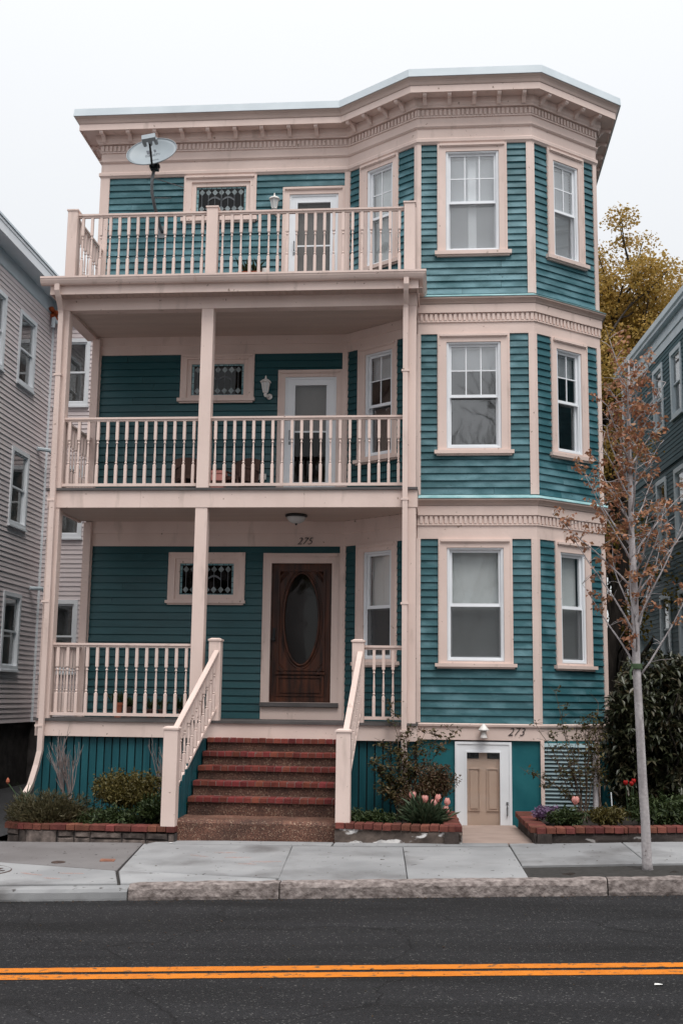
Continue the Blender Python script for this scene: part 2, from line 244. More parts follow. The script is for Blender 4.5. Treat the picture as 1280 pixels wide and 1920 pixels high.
# ------------------------------------------------------------------ mesh helpers
class MB:
    def __init__(s): s.v = []; s.f = []
    def add(s, vs, fs):
        b = len(s.v); s.v += [tuple(p) for p in vs]; s.f += [tuple(i+b for i in f) for f in fs]; return s
    def hexa(s, fn, a0, a1, b0, b1, c0, c1):
        P = [fn(a, b, c) for c in (c0, c1) for b in (b0, b1) for a in (a0, a1)]
        return s.add(P, [(0, 2, 3, 1), (4, 5, 7, 6), (0, 1, 5, 4), (2, 6, 7, 3), (0, 4, 6, 2), (1, 3, 7, 5)])
    def box(s, x0, x1, y0, y1, z0, z1): return s.hexa(lambda a, b, c: (a, b, c), x0, x1, y0, y1, z0, z1)
    def tube(s, pts, rad, n=6, cap=True):
        pts = [Vector(p) for p in pts]; m = len(pts)
        if not hasattr(rad, '__len__'): rad = [rad]*m
        vs = []; ref = None
        for i, p in enumerate(pts):
            d = (pts[min(i+1, m-1)]-pts[max(i-1, 0)]); d = d.normalized() if d.length > 1e-9 else Vector((0, 0, 1))
            if ref is None: ref = Vector((1, 0, 0)) if abs(d.x) < .8 else Vector((0, 1, 0))
            a = (ref-d*ref.dot(d)).normalized(); ref = a; b = d.cross(a)
            for k in range(n):
                t = 2*math.pi*(k+.5)/n; vs.append(p+(a*math.cos(t)+b*math.sin(t))*rad[i])
        fs = [(i*n+k, i*n+(k+1) % n, (i+1)*n+(k+1) % n, (i+1)*n+k) for i in range(m-1) for k in range(n)]
        if cap: fs += [tuple(reversed(range(n))), tuple((m-1)*n+k for k in range(n))]
        return s.add(vs, fs)
    def lathe(s, c, prof, n=12, axis='z'):
        vs = []
        for r, h in prof:
            for k in range(n):
                t = 2*math.pi*(k+.5)/n; a, b = r*math.cos(t), r*math.sin(t)
                vs.append((c[0]+a, c[1]+b, c[2]+h) if axis == 'z' else (c[0]+a, c[1]+h, c[2]+b))
        m = len(prof)
        fs = [(i*n+k, i*n+(k+1) % n, (i+1)*n+(k+1) % n, (i+1)*n+k) for i in range(m-1) for k in range(n)]
        fs += [tuple(reversed(range(n))), tuple((m-1)*n+k for k in range(n))]
        return s.add(vs, fs)
    def prism(s, poly, zb, zt):
        n = len(poly); fb = zb if callable(zb) else (lambda x, y: zb); ft = zt if callable(zt) else (lambda x, y: zt)
        vs = [(x, y, fb(x, y)) for x, y in poly]+[(x, y, ft(x, y)) for x, y in poly]
        return s.add(vs, [tuple(reversed(range(n))), tuple(range(n, 2*n))]+[(i, (i+1) % n, n+(i+1) % n, n+i) for i in range(n)])
    def sweep(s, path, prof, cap=True):
        P = [Vector((p[0], p[1])) for p in path]; m = len(P); k = len(prof); vs = []
        for i in range(m):
            if i > 0: a = (P[i]-P[i-1]).normalized()
            if i < m-1: b = (P[i+1]-P[i]).normalized()
            if i == 0: a = b
            if i == m-1: b = a
            na = Vector((a.y, -a.x)); nb = Vector((b.y, -b.x)); q = na+nb; q = q/(q.dot(na))
            for o, z in prof: vs.append((P[i].x+q.x*o, P[i].y+q.y*o, z))
        fs = [(i*k+j, (i+1)*k+j, (i+1)*k+(j+1) % k, i*k+(j+1) % k) for i in range(m-1) for j in range(k)]
        if cap: fs += [tuple(range(k)), tuple(reversed(range((m-1)*k, m*k)))]
        return s.add(vs, fs)
WO = {}
def mesh(name, mb, mat, smooth=False):
    me = bpy.data.meshes.new(name); me.from_pydata(mb.v, [], mb.f); me.materials.append(M[mat])
    if smooth: me.polygons.foreach_set('use_smooth', [True]*len(me.polygons))
    me.update(); return me
def place(name, me, parent=None, loc=(0, 0, 0), rot=None, scale=None, kind=None, label=None):
    o = bpy.data.objects.new(name, me); col.objects.link(o); loc = Vector(loc); WO[o.name] = loc
    if parent is not None: o.parent = parent; o.location = loc-WO[parent.name]
    else: o.location = loc
    if rot: o.rotation_euler = rot
    if scale: o.scale = scale
    if kind: o['kind'] = kind
    if label: o['label'] = label
    return o
def obj(name, mb, mat, parent=None, smooth=False, kind=None, label=None):
    return place(name, mesh(name, mb, mat, smooth), parent, kind=kind, label=label)
def thing(name, label, cat, loc, group=None):
    o = bpy.data.objects.new(name, None); col.objects.link(o); o.location = loc; WO[o.name] = Vector(loc); o.empty_display_size = .2
    o['label'] = label; o['category'] = cat
    if group: o['group'] = group
    return o
def tag(o, label, cat, group=None):
    o['label'] = label; o['category'] = cat
    if group: o['group'] = group
    return o
def struct(name, mb, mat): return obj(name, mb, mat, kind='structure')
class Wall:
    def __init__(s, a, b):
        s.p = Vector(a); s.len = (Vector(b)-s.p).length; s.d = (Vector(b)-s.p).normalized(); s.n = Vector((s.d.y, -s.d.x)); s.holes = []
    def __call__(s, t, o, z):
        q = s.p+s.d*t+s.n*o; return (q.x, q.y, z)
    def rot(s): return math.atan2(s.d.y, s.d.x)
def text_mesh(name, body, size, mat, shear=0., ext=.004, bold=0.):
    cu = bpy.data.curves.new(name, 'FONT'); cu.body = body; cu.size = size; cu.shear = shear; cu.extrude = ext; cu.offset = bold; cu.align_x = 'CENTER'; cu.align_y = 'CENTER'; cu.resolution_u = 3
    ob = bpy.data.objects.new(name, cu); col.objects.link(ob)
    dg = bpy.context.evaluated_depsgraph_get(); me = bpy.data.meshes.new_from_object(ob.evaluated_get(dg))
    bpy.data.objects.remove(ob); me.name = name; me.materials.clear(); me.materials.append(M[mat]); return me
def gz(x, y): return -1.378+.0205*(x-4.55)+.015*(min(y, -2.4)+2.4)

# boards: rows of lapped siding on a wall, cut round the openings
def siding(W, s0, s1, z0, z1, e, holes, out, leftovers, thick=.017):
    n = max(1, round((z1-z0)/e)); e = (z1-z0)/n
    for i in range(n):
        a = z0+i*e; b = a+e
        cuts = sorted([h for h in holes if h[2] < b-.004 and h[3] > a+.004])
        segs = [(s0, s1)]
        for h in cuts:
            ns = []
            for p, q in segs:
                if h[1] <= p or h[0] >= q: ns.append((p, q)); continue
                if h[0]-p > .01: ns.append((p, h[0]))
                if q-h[1] > .01: ns.append((h[1], q))
            segs = ns
            for lo_, hi_ in ((a, h[2]), (h[3], b)):
                if hi_-lo_ > .008: leftovers.append((W, max(h[0], s0), min(h[1], s1), lo_, hi_, thick))
        for p, q in segs: out.append((W, p, q, a, b, thick))
def board_mesh(mb, W, p, q, a, b, th):
    j = .0
    vs = [W(p, th, a), W(q, th, a), W(q, .004, b+.006), W(p, .004, b+.006), W(p, -.012, a), W(q, -.012, a), W(q, -.012, b+.006), W(p, -.012, b+.006)]
    mb.add(vs, [(0, 1, 2, 3), (5, 4, 7, 6), (4, 5, 1, 0), (3, 2, 6, 7), (4, 0, 3, 7), (1, 5, 6, 2)])
def build_boards(parent, out, leftovers, mat, name, cap=298, shaded=None, joints=0., seed=3):
    rg = random.Random(seed); cut = []
    for r in out:                                     # butt joints at random places along the longer boards
        L = r[2]-r[1]; th = r[5]+rg.uniform(-.003, .003)
        if joints and L > 1.1 and rg.random() < joints:
            k = r[1]+L*rg.uniform(.25, .75); cut += [(r[0], r[1], k-.0015, r[3]+rg.uniform(-.002, .002), r[4], th), (r[0], k+.0015, r[2], r[3]+rg.uniform(-.002, .002), r[4], th+rg.uniform(-.002, .002))]
        else: cut.append((*r[:3], r[3]+rg.uniform(-.002, .002), r[4], th))
    out = sorted(cut, key=lambda r: -(r[2]-r[1])*(r[4]-r[3]))
    pick = lambda r: mat+'s' if shaded and shaded(r) else mat
    for r in out[:cap]:
        mb = MB(); board_mesh(mb, *r); obj(name, mb, pick(r), parent)
    rest = MB(); mi = []
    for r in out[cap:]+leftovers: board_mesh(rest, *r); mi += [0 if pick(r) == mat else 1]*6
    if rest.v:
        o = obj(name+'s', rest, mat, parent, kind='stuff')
        if shaded: o.data.materials.append(M[mat+'s']); o.data.polygons.foreach_set('material_index', mi)

# leaves
def leaves(name, pos, size, mat, parent=None, aspect=.5, up_bias=.4, seed=1, dirs=None, fold=.25, var=.35):
    r = np.random.RandomState(seed); pos = np.asarray(pos, float); n = len(pos)
    if dirs is None: dirs = r.normal(size=(n, 3)); dirs[:, 2] = dirs[:, 2]*.6-.1
    d = dirs/np.maximum(np.linalg.norm(dirs, axis=1, keepdims=True), 1e-6)
    nrm = r.normal(size=(n, 3))*(1-up_bias); nrm[:, 2] += up_bias*1.6
    side = np.cross(d, nrm); side /= np.maximum(np.linalg.norm(side, axis=1, keepdims=True), 1e-6)
    u = np.cross(side, d)
    L = size*(1+var*(r.rand(n, 1)*2-1)); Wd = L*aspect*.5
    base = pos; tip = pos+d*L-u*L*.12; mid = pos+d*L*.45
    a = mid+side*Wd+u*L*fold*.4; b = mid-side*Wd+u*L*fold*.4
    V = np.stack([base, a, tip, b], 1).reshape(-1, 3)
    me = bpy.data.meshes.new(name); me.vertices.add(4*n); me.vertices.foreach_set('co', V.ravel())
    me.loops.add(6*n); me.polygons.add(2*n)
    i4 = np.arange(n)*4
    lp = np.stack([i4, i4+1, i4+2, i4, i4+2, i4+3], 1).ravel()
    me.loops.foreach_set('vertex_index', lp.astype(np.int32)); me.polygons.foreach_set('loop_start', (np.arange(2*n)*3).astype(np.int32))
    me.polygons.foreach_set('loop_total', np.full(2*n, 3, np.int32)); me.materials.append(M[mat]); me.update(calc_edges=True); me.validate()
    return place(name, me, parent)
def blob(n, c, r, rs, shell=.35):
    p = rs.normal(size=(n, 3)); p /= np.linalg.norm(p, axis=1, keepdims=True)
    rad = (shell+(1-shell)*rs.rand(n, 1))**.6
    return np.array(c)+p*rad*np.array(r)
def grow(mb, p, d, L, r, depth, rg, tips, spread=.6, kids=(2, 4), upb=.25, shrink=.68, n=6, segs=4, wob=.15, rs=.62):
    p = Vector(p); d = Vector(d).normalized(); pts = [p.copy()]; q = p.copy()
    for i in range(segs):
        d = (d+Vector((rg.uniform(-1, 1), rg.uniform(-1, 1), rg.uniform(-1, 1)))*wob+Vector((0, 0, upb*.25))).normalized()
        q = q+d*(L/segs); pts.append(q.copy())
    mb.tube(pts, [r*(1-.45*i/segs) for i in range(segs+1)], n, False)
    if depth == 0: tips.append((q.copy(), d.copy(), pts)); return
    for k in range(rg.randint(*kids)):
        i = rg.randint(max(1, segs//2), segs); a = rg.uniform(0, 2*math.pi)
        s = d.orthogonal().normalized(); s.rotate(Matrix.Rotation(a, 3, d))
        nd = (d*(1-spread*.5)+s*spread*rg.uniform(.6, 1.2)+Vector((0, 0, upb))).normalized()
        grow(mb, pts[i], nd, L*shrink*rg.uniform(.8, 1.2), r*rs, depth-1, rg, tips, spread, kids, upb, shrink, max(4, n-1), segs, wob, rs)

# ================================================================== ground, road, kerb, sidewalk
def kf(x): return -5.50+.095*(x-1.66)          # front line of the kerb
def rz(x, y): return -1.548+.0205*(x-4.85)
def sheet(poly, zf, sub=1):
    mb = MB(); mb.add([(x, y, zf(x, y)) for x, y in poly], [tuple(range(len(poly)))]); return mb
struct('ground', sheet([(-160, 3), (-160, 260), (180, 260), (180, 3)], lambda x, y: gz(x, -2.4)-.06), 'grassy')
mb = MB(); mb.add([(-60, -2.2, gz(-60, -2.4)-.16), (60, -2.2, gz(60, -2.4)-.16), (60, 3, gz(60, -2.4)-.16), (-60, 3, gz(-60, -2.4)-.16)], [(0, 1, 2, 3)])
struct('front_yard', mb, 'soil')
struct('road', sheet([(-160, kf(-160)+.1), (-160, kf(-160)-9), (180, kf(180)-9), (180, kf(180)+.1)], rz), 'asphalt')
def strip(name, off, wd, x0=-60, x1=70):
    f = lambda x: -7.97+.088*(x-5.1)-off
    mb = MB(); xs = [x0, -20, -4]+[-4+.045*i for i in range(1, 400)]+[15, 30, x1]
    for x in xs:
        j = .006*mnoise.noise((x*11, off*9, 0))+.004*mnoise.noise((x*41, off*5, 3)); k = .006*mnoise.noise((x*11, off*9, 7))+.004*mnoise.noise((x*37, off*5, 9))
        mb.v += [(x, f(x)+j, rz(x, 0)+.004), (x, f(x)-wd+k, rz(x, 0)+.004)]
    mb.f += [(2*i, 2*i+1, 2*i+3, 2*i+2) for i in range(len(xs)-1)]
    o = struct(name, mb, 'yellow'); o['label'] = 'yellow centre line on the asphalt'
    return o
strip('road_marking', 0, .135); strip('road_marking', .205, .14)
struct('opposite_pavement', sheet([(-160, kf(-160)-9), (-160, kf(-160)-40), (180, kf(180)-40), (180, kf(180)-9)], lambda x, y: rz(x, y)+.1), 'concrete')

sidewalk = struct('sidewalk', sheet([(-60, kf(-60)+.15), (60, kf(60)+.15), (60, kf(60)+3.2), (10, -2.1), (-1, -2.1), (-60, kf(-60)+3.4)], lambda x, y: -1.378+.0205*(x-4.55)+.015*(y+2.4)-.028), 'concgap')
def slab(poly, mat, dz=0):
    P = [Vector(p) for p in poly]; c = sum(P, Vector((0, 0)))/len(P)
    Q = [c+(p-c)*(1-.007/max(.3, (p-c).length)) for p in P]
    n = len(Q); f = lambda x, y: -1.378+.0205*(x-4.55)+.015*(y+2.4)
    tl = rnd.uniform(-.002, .002)
    Q2 = [c+(p-c)*(1-.012/max(.3, (p-c).length)) for p in Q]
    mb = MB(); mb.add([(p.x, p.y, f(p.x, p.y)-.09) for p in Q]+[(p.x, p.y, f(p.x, p.y)-.008+dz) for p in Q]+[(p.x, p.y, f(p.x, p.y)+dz+tl) for p in Q2],
                      [tuple(range(2*n, 3*n))]+[(i, (i+1) % n, n+(i+1) % n, n+i) for i in range(n)]+[(n+i, n+(i+1) % n, 2*n+(i+1) % n, 2*n+i) for i in range(n)])
    return obj('paving_slab', mb, mat, sidewalk)
def kb(x): return kf(x)+.19
slab([(-1.6, -2.3), (.45, -2.35), (2.25, -2.44), (2.50, -4.48), (1.06, -3.96), (-1.5, -3.3)], 'concdark')
slab([(-1.5, -3.3), (1.06, -3.96), (2.50, -4.50), (2.72, kb(2.72)), (-1.4, kb(-1.4))], 'concrete')
slab([(2.27, -2.53), (4.08, -2.68), (4.24, -4.87), (2.52, -4.47)], 'concrete')
slab([(2.52, -4.49), (4.22, -4.93), (4.22, kb(4.22)), (2.74, kb(2.74))], 'concrete')
slab([(4.08, -2.68), (5.37, -2.74), (5.49, kb(5.49)), (4.24, kb(4.24))], 'concrete')
slab([(5.37, -2.74), (6.60, -2.71), (6.66, kb(6.66)), (5.49, kb(5.49))], 'concrete')
slab([(6.60, -2.42), (7.92, -2.22), (7.95, -3.86), (6.64, -4.03)], 'concrete')
slab([(7.92, -2.22), (9.30, -2.0), (9.30, -3.70), (7.95, -3.86)], 'concrete')
slab([(2.45, -2.18), (4.54, -2.36), (4.53, -2.66), (2.30, -2.52)], 'concrete')
slab([(4.54, -2.36), (6.60, -2.42), (6.59, -2.70), (4.54, -2.67)], 'concrete')
for i in range(4):
    x = 9.3+i*1.4; slab([(x, -2.0), (x+1.4, -2.0), (x+1.4, -3.70), (x, -3.70)], 'concrete')
    x = -1.6-i*1.5; slab([(x-1.5, -2.3), (x, -2.3), (x, kb(x)), (x-1.5, kb(x-1.5))], 'concrete')
# tree pit
mb = MB(); nx, ny = 30, 8
for j in range(ny+1):
    for i in range(nx+1):
        x = 6.67+(13-6.67)*i/nx; a = kb(x)-.01; b = (-4.03+(x-6.64)*.13) if x < 7.95 else (-3.86+(x-7.95)*.12)
        y = a+(b+.03-a)*j/ny
        mb.v.append((x, y, gz(x, y)-.045+.03*mnoise.noise((x*5, y*5, 0))+.02*mnoise.noise((x*17, y*17, 3))))
for j in range(ny):
    for i in range(nx): k = j*(nx+1)+i; mb.f.append((k, k+1, k+nx+2, k+nx+1))
struct('tree_pit', mb, 'soil')
# kerb
kerb = struct('kerb', sheet([(-60, kf(-60)+.03), (60, kf(60)+.03), (60, kf(60)+.16), (-60, kf(-60)+.16)], lambda x, y: rz(x, y)+.05), 'concgap')
def kerb_stone(x0, x1, mat, h=.0, rough=1.):
    mb = MB(); n = max(4, int((x1-x0)/.06)); ring = [(0, -.25), (0, -.05), (-.004, .3), (.0, .72), (.018, .95), (.055, 1.0), (.12, 1.0), (.185, .99), (.19, -.2)]
    for i in range(n+1):
        x = x0+(x1-x0)*i/n
        endf = min(1, min(i, n-i)/1.5+.55)
        for j, (o, hz) in enumerate(ring):
            zt = gz(x, kf(x))+.012-h; zb = rz(x, 0)-.02
            z = zb+(zt-zb)*hz
            k = .7*rough*(.022*mnoise.noise((x*6, j*.9, 4.2))+.016*mnoise.noise((x*17, j*1.7, 1.2))) if 1 <= j <= 5 else 0
            kz = rough*.012*mnoise.noise((x*9, j*2.1, 8)) if 3 <= j <= 7 else 0
            mb.v.append((x, kf(x)+o+k+(1-endf)*.03, z+kz-(1-endf)*.012*(hz > .8)))
    m = len(ring)
    for i in range(n):
        for j in range(m-1): a = i*m+j; mb.f.append((a, a+m, a+m+1, a+1))
    mb.f += [tuple(range(m)), tuple(reversed(range(n*m, (n+1)*m)))]
    obj('kerb_stone', mb, mat, kerb, smooth=False)
for a, b, m_, h, r_ in ((-6, -3.2, 'granite', 0, 1), (-3.19, .2, 'concrete', .035, .25), (.21, 2.855, 'concrete', .03, .25), (2.867, 4.28, 'granite', 0, 1), (4.294, 7.38, 'granite', 0, 1), (7.393, 10.2, 'granite', 0, 1), (10.22, 13, 'granite', 0, 1)):
    kerb_stone(a, b, m_, h, r_)
# utility covers
x, y = 1.02, -4.55; z = gz(x, y)
mb = MB(); mb.lathe((x, y, z-.02), [(.40, 0), (.40, .028), (.37, .03), (.365, .024), (0.01, .025)], 28)
for i in range(-4, 5):
    for j in range(-4, 5):
        if i*i+j*j < 17: mb.box(x+i*.075-.022, x+i*.075+.022, y+j*.075-.022, y+j*.075+.022, z+.002, z+.011)
tag(obj('manhole_cover', mb, 'iron'), 'round rusty cast iron cover in the sidewalk at the left edge', 'manhole cover')
z = gz(2.2, -3.83); mb = MB(); mb.prism([(2.12, -3.75), (2.28, -3.75), (2.31, -3.91), (2.15, -3.91)], z-.01, z+.008); mb.prism([(2.15, -3.78), (2.26, -3.78), (2.28, -3.88), (2.17, -3.88)], z, z+.012)
tag(obj('utility_cover', mb, 'rustp'), 'small square rusty plate set in the dark sidewalk slab', 'utility cover')
z = gz(1.72, -3.98); mb = MB(); mb.lathe((1.72, -3.98, z-.01), [(.075, 0), (.075, .016), (.06, .02), (.02, .021)], 16)
tag(obj('valve_cap', mb, 'iron'), 'small round dark valve cap in the dark sidewalk slab', 'valve cap')
for k, (x, y, l) in enumerate(((3.4, -3.25, .26), (3.95, -3.9, .34), (3.78, -4.05, .2), (3.15, -3.5, .25), (3.6, -3.6, .3), (1.7, -4.75, .3), (2.1, -4.7, .25), (2.0, -5.0, .2))):
    mb = MB(); n = 10; zf = lambda a, b: -1.378+.0205*(a-4.55)+.015*(b+2.4)+.004
    a0 = rnd.uniform(-.5, .5) if k % 2 else rnd.uniform(-.15, .15); ps = []
    for i in range(n+1):
        t = i/n; xx = x+l*(t-.5)*math.cos(a0); yy = y+l*(t-.5)*math.sin(a0)+.02*mnoise.noise((t*3, k, 0)); wd = .022*(.4+abs(mnoise.noise((t*9, k*3, 1)))*1.6)
        ps += [(xx, yy-wd, zf(xx, yy)), (xx, yy+wd, zf(xx, yy))]
    mb.add(ps, [(2*i, 2*i+2, 2*i+3, 2*i+1) for i in range(n)])
    o = obj('paint_mark', mb, 'mark', sidewalk)
for k, (x, y, lab) in enumerate(((7.22, -8.42, 'white scrap of paper lying on the road beyond the yellow lines'), (2.6, -2.5, 'white scrap of paper at the foot of the left planter'))):
    z = (rz(x, y) if k == 0 else gz(x, y))+.006
    mb = MB(); mb.add([(x-.028, y-.014, z), (x+.025, y-.02, z+.005), (x+.03, y+.014, z), (x-.02, y+.018, z+.004), (x, y, z+.008)], [(0, 1, 4), (1, 2, 4), (2, 3, 4), (3, 0, 4), (3, 2, 1, 0)])
    tag(obj('paper_scrap', mb, 'litter'), lab, 'litter', 'paper litter')
# driveway between the houses
struct('driveway', sheet([(-2.95, -2.1), (.15, -2.1), (.15, 30), (-2.95, 30)], lambda x, y: gz(x, -2.4)-.03), 'drive')

# leaf bits and grit along the gutter and in the corners
rsl = np.random.RandomState(77); q = []
for i in range(520):
    x = rsl.uniform(-3, 12); y = kf(x)-abs(rsl.normal())*.09-.005; q.append((x, y, rz(x, y)+.004))
for i in range(150):
    x = rsl.uniform(-1, 10); y = rsl.uniform(-4.9, -2.5); y = max(y, kf(x)+.05); q.append((x, y, -1.378+.0205*(x-4.55)+.015*(y+2.4)+.004))
for i in range(130): x = rsl.uniform(-1, 11); y = rsl.uniform(-10, -5.6); q.append((x, y, rz(x, y)+.004))
dl = rsl.normal(size=(len(q), 3)); dl[:, 2] = .05
o = leaves('fallen_leaf_bits', np.array(q), .022, 'lbr', None, .5, .95, 78, dl); o['kind'] = 'stuff'; o['label'] = 'brown leaf bits and grit scattered along the kerb and sidewalk'

# ================================================================== the teal house
Z1T, Z2B, Z2T, Z3B, Z3T = 2.604, 3.25, 5.666, 6.28, 8.673
D1, D2, D3 = -.005, 3.245, 6.33
WM = Wall((.313, .85), (4.35, .85)); WL = Wall((4.35, .85), (5.476, 0)); WF = Wall((5.476, 0), (7.169, 0)); WR = Wall((7.169, 0), (8.22, .85))
WSL = Wall((.313, 14), (.313, .85)); WSR = Wall((8.22, .85), (8.22, 14)); WBK = Wall((8.22, 14), (.313, 14))
house = thing('apartment_house', 'teal three-storey clapboard house with tan trim, stacked front porches and a bay', 'house', (4.27, 0, -1.4))
H = house
hol = {k: [] for k in 'MLFR'}
WW = dict(M=WM, L=WL, F=WF, R=WR)

def ring(mb, W, s0, s1, z0, z1, wd, o0, o1, wt=None, wb=None):
    wt = wd if wt is None else wt; wb = wd if wb is None else wb
    mb.hexa(W, s0, s0+wd, o0, o1, z0, z1); mb.hexa(W, s1-wd, s1, o0, o1, z0, z1)
    mb.hexa(W, s0+wd, s1-wd, o0, o1, z1-wt, z1); mb.hexa(W, s0+wd, s1-wd, o0, o1, z0, z0+wb)
def casing(name, W, key, s0, s1, zb, zt, a0, a1, ab, at, sill=None, label=None, mat='trim', parent=None):
    """casing boards round the opening a0..a1 x ab..at"""
    mb = MB(); o = .042
    mb.hexa(W, s0, a0+.002, -.04, o, zb, zt); mb.hexa(W, a1-.002, s1, -.04, o, zb, zt)
    mb.hexa(W, a0, a1, -.04, o-.002, at-.002, zt-.001)
    mb.hexa(W, s0+.035, s1-.035, o, o+.03, zt-.045, zt-.012); mb.hexa(W, s0+.055, s1-.055, o, o+.016, zt-.06, zt-.045)
    for a, b in ((s0+.012, s0+.028), (s1-.028, s1-.012)): mb.hexa(W, a, b, o, o+.008, zb, zt-.06)
    if ab > zb+.01: mb.hexa(W, a0, a1, -.04, o-.004, zb, ab+.002)
    p = obj(name, mb, mat, parent or H, label=label)
    if sill:
        m2 = MB(); ss0, ss1, sb, st = sill
        m2.hexa(W, ss0, ss1, -.02, .085, sb+.012, st); m2.hexa(W, ss0+.03, ss1-.03, -.02, .055, sb-.012, sb+.012)
        obj('sill', m2, mat, p)
    hol[key].append((s0+.03, s1-.03, (sill[2] if sill else zb)+.0, zt-.03)) if key in hol else None
    return p
def blinds(W, s0, s1, z0, z1, p, o=-.115, pitch=.045, mat='blind', tilt=.6, gap=None):
    mb = MB(); z = z1-.05
    mb.hexa(W, s0, s1, o-.02, o+.02, z1-.05, z1)
    dz = pitch*.465; do = pitch*.5
    while z > z0+pitch:
        for a, b in ([(s0, s1)] if not gap else [(s0, gap[0]), (gap[1], s1)]):
            mb.add([W(a, o-do*.5, z-dz), W(b, o-do*.5, z-dz), W(b, o+do*.5, z+dz), W(a, o+do*.5, z+dz)], [(0, 1, 2, 3)])
        z -= pitch
    if gap: mb.hexa(W, gap[0]-.006, gap[1]+.006, o-.015, o+.012, z0, z1-.05)
    obj('blind', mb, mat, p)
def shade(W, s0, s1, z0, z1, p, o=-.13, mat='shade'):
    mb = MB(); mb.hexa(W, s0, s1, o-.006, o, z0, z1); mb.hexa(W, s0, s1, o-.014, o+.008, z0, z0+.025); obj('roller_shade', mb, mat, p)
def double_hung(key, cs, ws, zt, zb, ctop, cbot, sill, cols=0, rows=0, style='blind', meet=None, label=None):
    W = WW[key]; p = casing('window', W, key, cs[0], cs[1], cbot, ctop, ws[0], ws[1], zb, zt, sill, label)
    s0, s1 = ws; zm = meet if meet else (zt+zb)/2
    mb = MB(); ring(mb, W, s0, s1, zb, zt, .04, -.10, .018, .03, .045)
    ring(mb, W, s0+.012, s1-.012, zb+.012, zt-.01, .012, .018, .026)
    obj('frame', mb, 'white', p)
    mb = MB(); ring(mb, W, s0+.04, s1-.04, zm-.018, zt-.03, .036, -.05, -.02)
    ring(mb, W, s0+.04, s1-.04, zb+.045, zm+.016, .034, -.088, -.055)
    ring(mb, W, s0+.04, s1-.04, zb+.045, zm-.018, .014, -.016, -.004)
    obj('sash', mb, 'white', p)
    gs0, gs1 = s0+.074, s1-.074
    mb = MB(); mb.hexa(W, gs0, gs1, -.037, -.033, zm+.016, zt-.064); obj('pane', mb, 'glass', p)
    mb = MB(); mb.hexa(W, gs0, gs1, -.073, -.069, zb+.078, zm-.016); obj('pane', mb, 'glass', p)
    if not 3 < zb < 6: mb = MB(); mb.add([W(s0+.052, -.010, zb+.058), W(s1-.052, -.010, zb+.058), W(s1-.052, -.010, zm-.03), W(s0+.052, -.010, zm-.03)], [(0, 1, 2, 3)]); obj('insect_screen', mb, 'screen' if zb > 6 else 'screend', p)
    if cols:
        gz0, gz1 = zm+.016, zt-.064
        for i in range(1, cols):
            x = gs0+(gs1-gs0)*i/cols; m_ = MB(); m_.hexa(W, x-.009, x+.009, -.032, -.024, gz0, gz1); obj('muntin', m_, 'white', p)
        for i in range(1, rows):
            z = gz0+(gz1-gz0)*i/rows; m_ = MB(); m_.hexa(W, gs0, gs1, -.0315, -.025, z-.009, z+.009); obj('muntin', m_, 'white', p)
    a, b = s0+.045, s1-.045
    if style == 'blind': blinds(W, a, b, zb+.05, zt-.03, p)
    elif style == 'shutter':
        c = (a+b)/2; blinds(W, a, b, zb+.05, zt-.03, p, gap=(c-.055, c+.055))
    elif style == 'valance':
        blinds(W, a, b, zt-.42, zt-.03, p, pitch=.03)
    elif style == 'half': blinds(W, a, b, zm+.25, zt-.03, p)
    elif style == 'shade': shade(W, a, b, zb+.05, zt-.03, p)
    elif style == 'shadeup': shade(W, a, b, zm-.05, zt-.03, p)
    return p
# bay windows, top storey down
double_hung('F', (.287, 1.333), (.412, 1.214), 8.546, 6.945, Z3T, 6.93, (.25, 1.39, 6.875, 6.945), 3, 2, 'shutter', 7.742)
double_hung('R', (.309, 1.085), (.426, .960), 8.50, 6.945, Z3T, 6.93, (.264, 1.135, 6.875, 6.945), 2, 2, 'blind', 7.72)
double_hung('L', (.257, 1.042), (.411, .940), 8.55, 6.945, Z3T, 6.93, (.215, 1.085, 6.875, 6.945), 2, 2, 'shade', 7.74)
double_hung('F', (.288, 1.346), (.417, 1.217), 5.539, 3.925, Z2T, 3.90, (.243, 1.393, 3.834, 3.90), 3, 2, 'valance', 4.728)
double_hung('R', (.323, 1.079), (.428, .950), 5.51, 3.935, Z2T, 3.91, (.28, 1.12, 3.844, 3.91), 2, 2, 'valance', 4.72)
double_hung('L', (.258, 1.032), (.407, .950), 5.542, 3.927, Z2T, 3.90, (.215, 1.08, 3.834, 3.90), 2, 2, 'valance', 4.72)
double_hung('F', (.297, 1.351), (.419, 1.229), 2.475, .854, Z1T, .825, (.25, 1.40, .765, .825), 0, 0, 'shade', 1.66)
double_hung('R', (.337, 1.060), (.433, .945), 2.45, .846, Z1T, .82, (.296, 1.11, .76, .82), 0, 0, 'shade', 1.66)
double_hung('L', (.262, 1.051), (.410, .956), 2.48, .885, Z1T, .85, (.22, 1.10, .785, .85), 0, 0, 'shadeup', 1.66)
